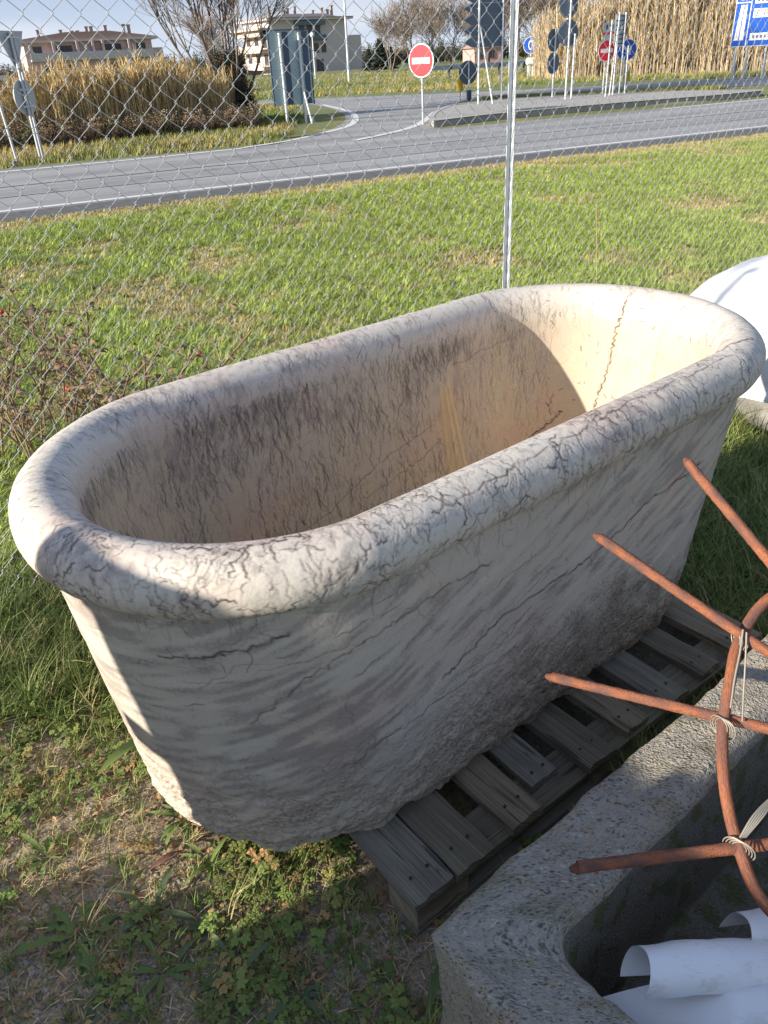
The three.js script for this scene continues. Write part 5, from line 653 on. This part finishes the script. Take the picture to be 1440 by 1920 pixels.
  for (let i = 0; i < 70000; i++) { const x = mix(-1.4, 0.35, R()), z = mix(-1.75, -0.35, R()); if (!free(x, z)) continue; const l = lush(x, z) + 0.3 * n3(x * 6, 1, z * 6); if (R() < l * 0.75 + 0.85 * smooth(-1.0, -1.08, z + 0.05 * n3(x * 4, 2, z * 4))) continue; const s = 0.002 + 0.005 * Math.pow(R(), 2.4), b = 0.35 + 0.5 * R(), w = R(); gv[i % 3].push({ p: [x, 0.003 + s * 0.15, z], ry: R() * TAU, rx: (R() - 0.5) * 0.8, s, c: rgb(mix(0.42, 0.5, w) * b, mix(0.39, 0.42, w) * b, mix(0.34, 0.29, w) * b) }); }
  gv.forEach((l, i) => instanced('gravel', pg(i * 3), mat(0xffffff, 0.9), l, 'small grey gravel lying in the yard soil', 'gravel'));
  // straw and dead leaf litter
  const sg = [blade(R, 0.05, 0.003, 0.03, 0, 0, 0, 3), blade(R, 0.08, 0.0022, 0.06, 0, 0, 0, 4)], sl = [[], []];
  for (let i = 0; i < 22000; i++) { const [x, z] = spot(), l = lush(x, z); if (R() < l * 0.72 - 0.08) continue; const b = 0.65 + 0.6 * R(), w = R(); sl[i % 2].push({ p: [x, 0.006 + 0.012 * R(), z], ry: R() * TAU, rx: 0, rz: -1.25 - 0.3 * R(), s: 0.35 + 0.75 * R(), c: rgb(mix(0.6, 0.36, w) * b, mix(0.46, 0.24, w) * b, mix(0.25, 0.12, w) * b) }); }
  sl.forEach((l, i) => instanced('straw_litter', sg[i], gm, l, 'dry straw scattered over the yard soil', 'straw'));
  const lf = leaf(0.03, 0.018, { seg: 4, fold: 0.5, droop: 0.3, rise: 0.15 }), ll = [];
  for (let i = 0; i < 9000; i++) { const [x, z] = spot(), l = lush(x, z); if (R() < l * 0.6) continue; const b = 0.6 + 0.6 * R(), w = R(); ll.push({ p: [x, 0.008 + 0.01 * R(), z], ry: R() * TAU, rx: (R() - 0.5), s: 0.2 + 0.5 * R(), c: rgb(mix(0.42, 0.26, w) * b, mix(0.26, 0.13, w) * b, mix(0.12, 0.07, w) * b) }); }
  instanced('leaf_litter', lf, gm, ll, 'small brown dead leaves lying among the weeds', 'dead leaves');

  // single weeds one can pick out
  const wm = [mat(rgb(0.095, 0.15, 0.04), 0.75), mat(rgb(0.15, 0.21, 0.05), 0.75), mat(rgb(0.09, 0.13, 0.06), 0.75)];
  const lobed = [leaf(0.13, 0.034, { seg: 12, lobes: 4, droop: 0.3, rise: 0.42 }), leaf(0.1, 0.03, { seg: 12, lobes: 3, droop: 0.35, rise: 0.5 })], plain = [leaf(0.12, 0.024, { seg: 8, droop: 0.3, rise: 0.55 }), leaf(0.16, 0.02, { seg: 8, droop: 0.35, rise: 0.7 })], round = [leaf(0.05, 0.04, { seg: 7, droop: 0.3, rise: 0.5 }), leaf(0.065, 0.05, { seg: 7, droop: 0.35, rise: 0.6 })];
  const plants = [
    [-0.66, -0.93, 14, lobed, 0, 0.95, 'large dark rosette weed at the bottom left corner'], [-0.52, -0.97, 10, plain, 2, 0.62, 'grey green long-leaved weed right of the bottom left rosette'], [-0.33, -0.83, 11, plain, 2, 0.6, 'long-leaved dark weed on the gravel, bottom centre'], [-0.21, -0.80, 10, lobed, 2, 0.7, 'lobed dark weed on the gravel, bottom centre'], [-0.42, -1.08, 14, plain, 1, 0.5, 'bright tufted weed at the lit edge of the shadow'], [-0.33, -1.14, 14, round, 1, 0.6, 'bright round-leaved weed under the tub foot'], [-0.12, -0.99, 12, round, 0, 0.55, 'round-leaved weed left of the pallet corner'], [-0.05, -0.83, 9, round, 0, 0.5, 'small round-leaved weed beside the trough corner'], [-0.66, -1.33, 9, lobed, 1, 0.75, 'small lobed weed in the straw left of the tub'], [-0.83, -1.52, 10, lobed, 0, 0.8, 'lobed weed at the left frame edge beside the tub'], [-0.62, -1.47, 7, plain, 1, 1.15, 'weed with arching leaves touching the tub side'], [1.0, -1.95, 9, plain, 0, 1.1, 'leafy weed right of the tub foot'], [1.1, -1.75, 8, round, 0, 1, 'round-leaved weed by the far pallet end'], [0.02, -0.72, 6, plain, 0, 0.7, 'small weed against the trough end'], [0.98, -1.62, 7, plain, 2, 1.0, 'dark weed behind the far pallet board'],
    [-0.79, -1.12, 12, plain, 1, 0.5, 'narrow-leaved weed on the straw at the left frame edge'], [-0.7, -1.2, 11, lobed, 1, 0.5, 'yellow green lobed weed in the middle of the lit straw'], [-0.5, -1.2, 12, plain, 1, 0.55, 'tufted weed against the lower left of the tub'], [-0.47, -0.85, 12, plain, 0, 0.55, 'thin-leaved weed in the shade, bottom left of centre'], [-0.12, -0.88, 11, lobed, 0, 0.55, 'lobed weed on the gravel before the pallet corner'], [-0.4, -0.93, 10, plain, 2, 0.5, 'spreading grey weed just inside the shadow edge'], [-0.57, -0.82, 11, lobed, 2, 0.6, 'lobed weed at the bottom edge, left of centre']];
  plants.forEach(([x, z, n, kind, m, s, label], i) => { const g = thing('weed', label, 'weed', x, 0.004, z, R() * TAU, 'single weeds around the tub'); g.scale.setScalar(s); for (let k = 0; k < n; k++) { const q = obj('leaf', kind[k % 2], wm[m], g); q.rotation.set(0, k * 2.4 + R() * 0.5, 0); q.rotateX((R() - 0.5) * 0.5); q.rotateZ((R() - 0.4) * 0.35); q.scale.setScalar(0.6 + 0.55 * R()); } });
  // tall dead stalks by the fence
  const sk = mat(rgb(0.36, 0.25, 0.13), 0.9);
  [[-0.98, -2.15, 0.5, 'tan dead stalk standing left of the tub rim'], [-1.12, -2.3, 0.62, 'taller tan dead stalk by the fence at left'], [-0.82, -2.3, 0.42, 'short tan dead stalk close to the tub rim'], [0.2, -3.0, 0.55, 'dead stalk behind the tub by the fence'], [1.28, -4.4, 0.8, 'tall dead stalk on the lawn beyond the tub']].forEach(([x, z, h, label]) => { const g = thing('dead_stalk', label, 'stalk', x, 0, z, R() * TAU, 'dead stalks along the fence'), l = V((R() - 0.5) * 0.15, h, (R() - 0.5) * 0.15); obj('stem', tube([V(0, 0, 0), V(l.x * 0.2, h * 0.5, l.z * 0.3), l], 0.0028, 12, 5), sk, g); for (let k = 0; k < 4; k++) { const b = blade(R, 0.14, 0.006, 0.12, R() * TAU, 0, 0, 4); b.translate(l.x * 0.2, h * (0.2 + 0.2 * k), l.z * 0.3); obj('dry_blade', b, sk, g); } });
  for (const [x, z, ry, s, l] of [[-0.55, -1.06, 0.7, 1.7, 'purple brown dead leaf lying on the straw left of centre'], [-0.92, -1.14, 2.1, 1.5, 'pale dead leaf at the left frame edge'], [-0.3, -0.93, 1.2, 1.1, 'yellow fallen leaf on the gravel']]) { const q = obj('fallen_leaf', leaf(0.05, 0.009, { seg: 8, fold: 0.8, droop: 0.15, rise: 0.12 }), mat(rgb(0.24, 0.12, 0.085), 0.85)); q.position.set(x, 0.02, z); q.rotation.y = ry; q.scale.setScalar(s); tag(q, l, 'leaf', 'fallen leaves'); }
}

scene.traverse((o) => { if (o.isMesh) { o.castShadow = true; o.receiveShadow = true; } });
renderer.render(scene, camera);
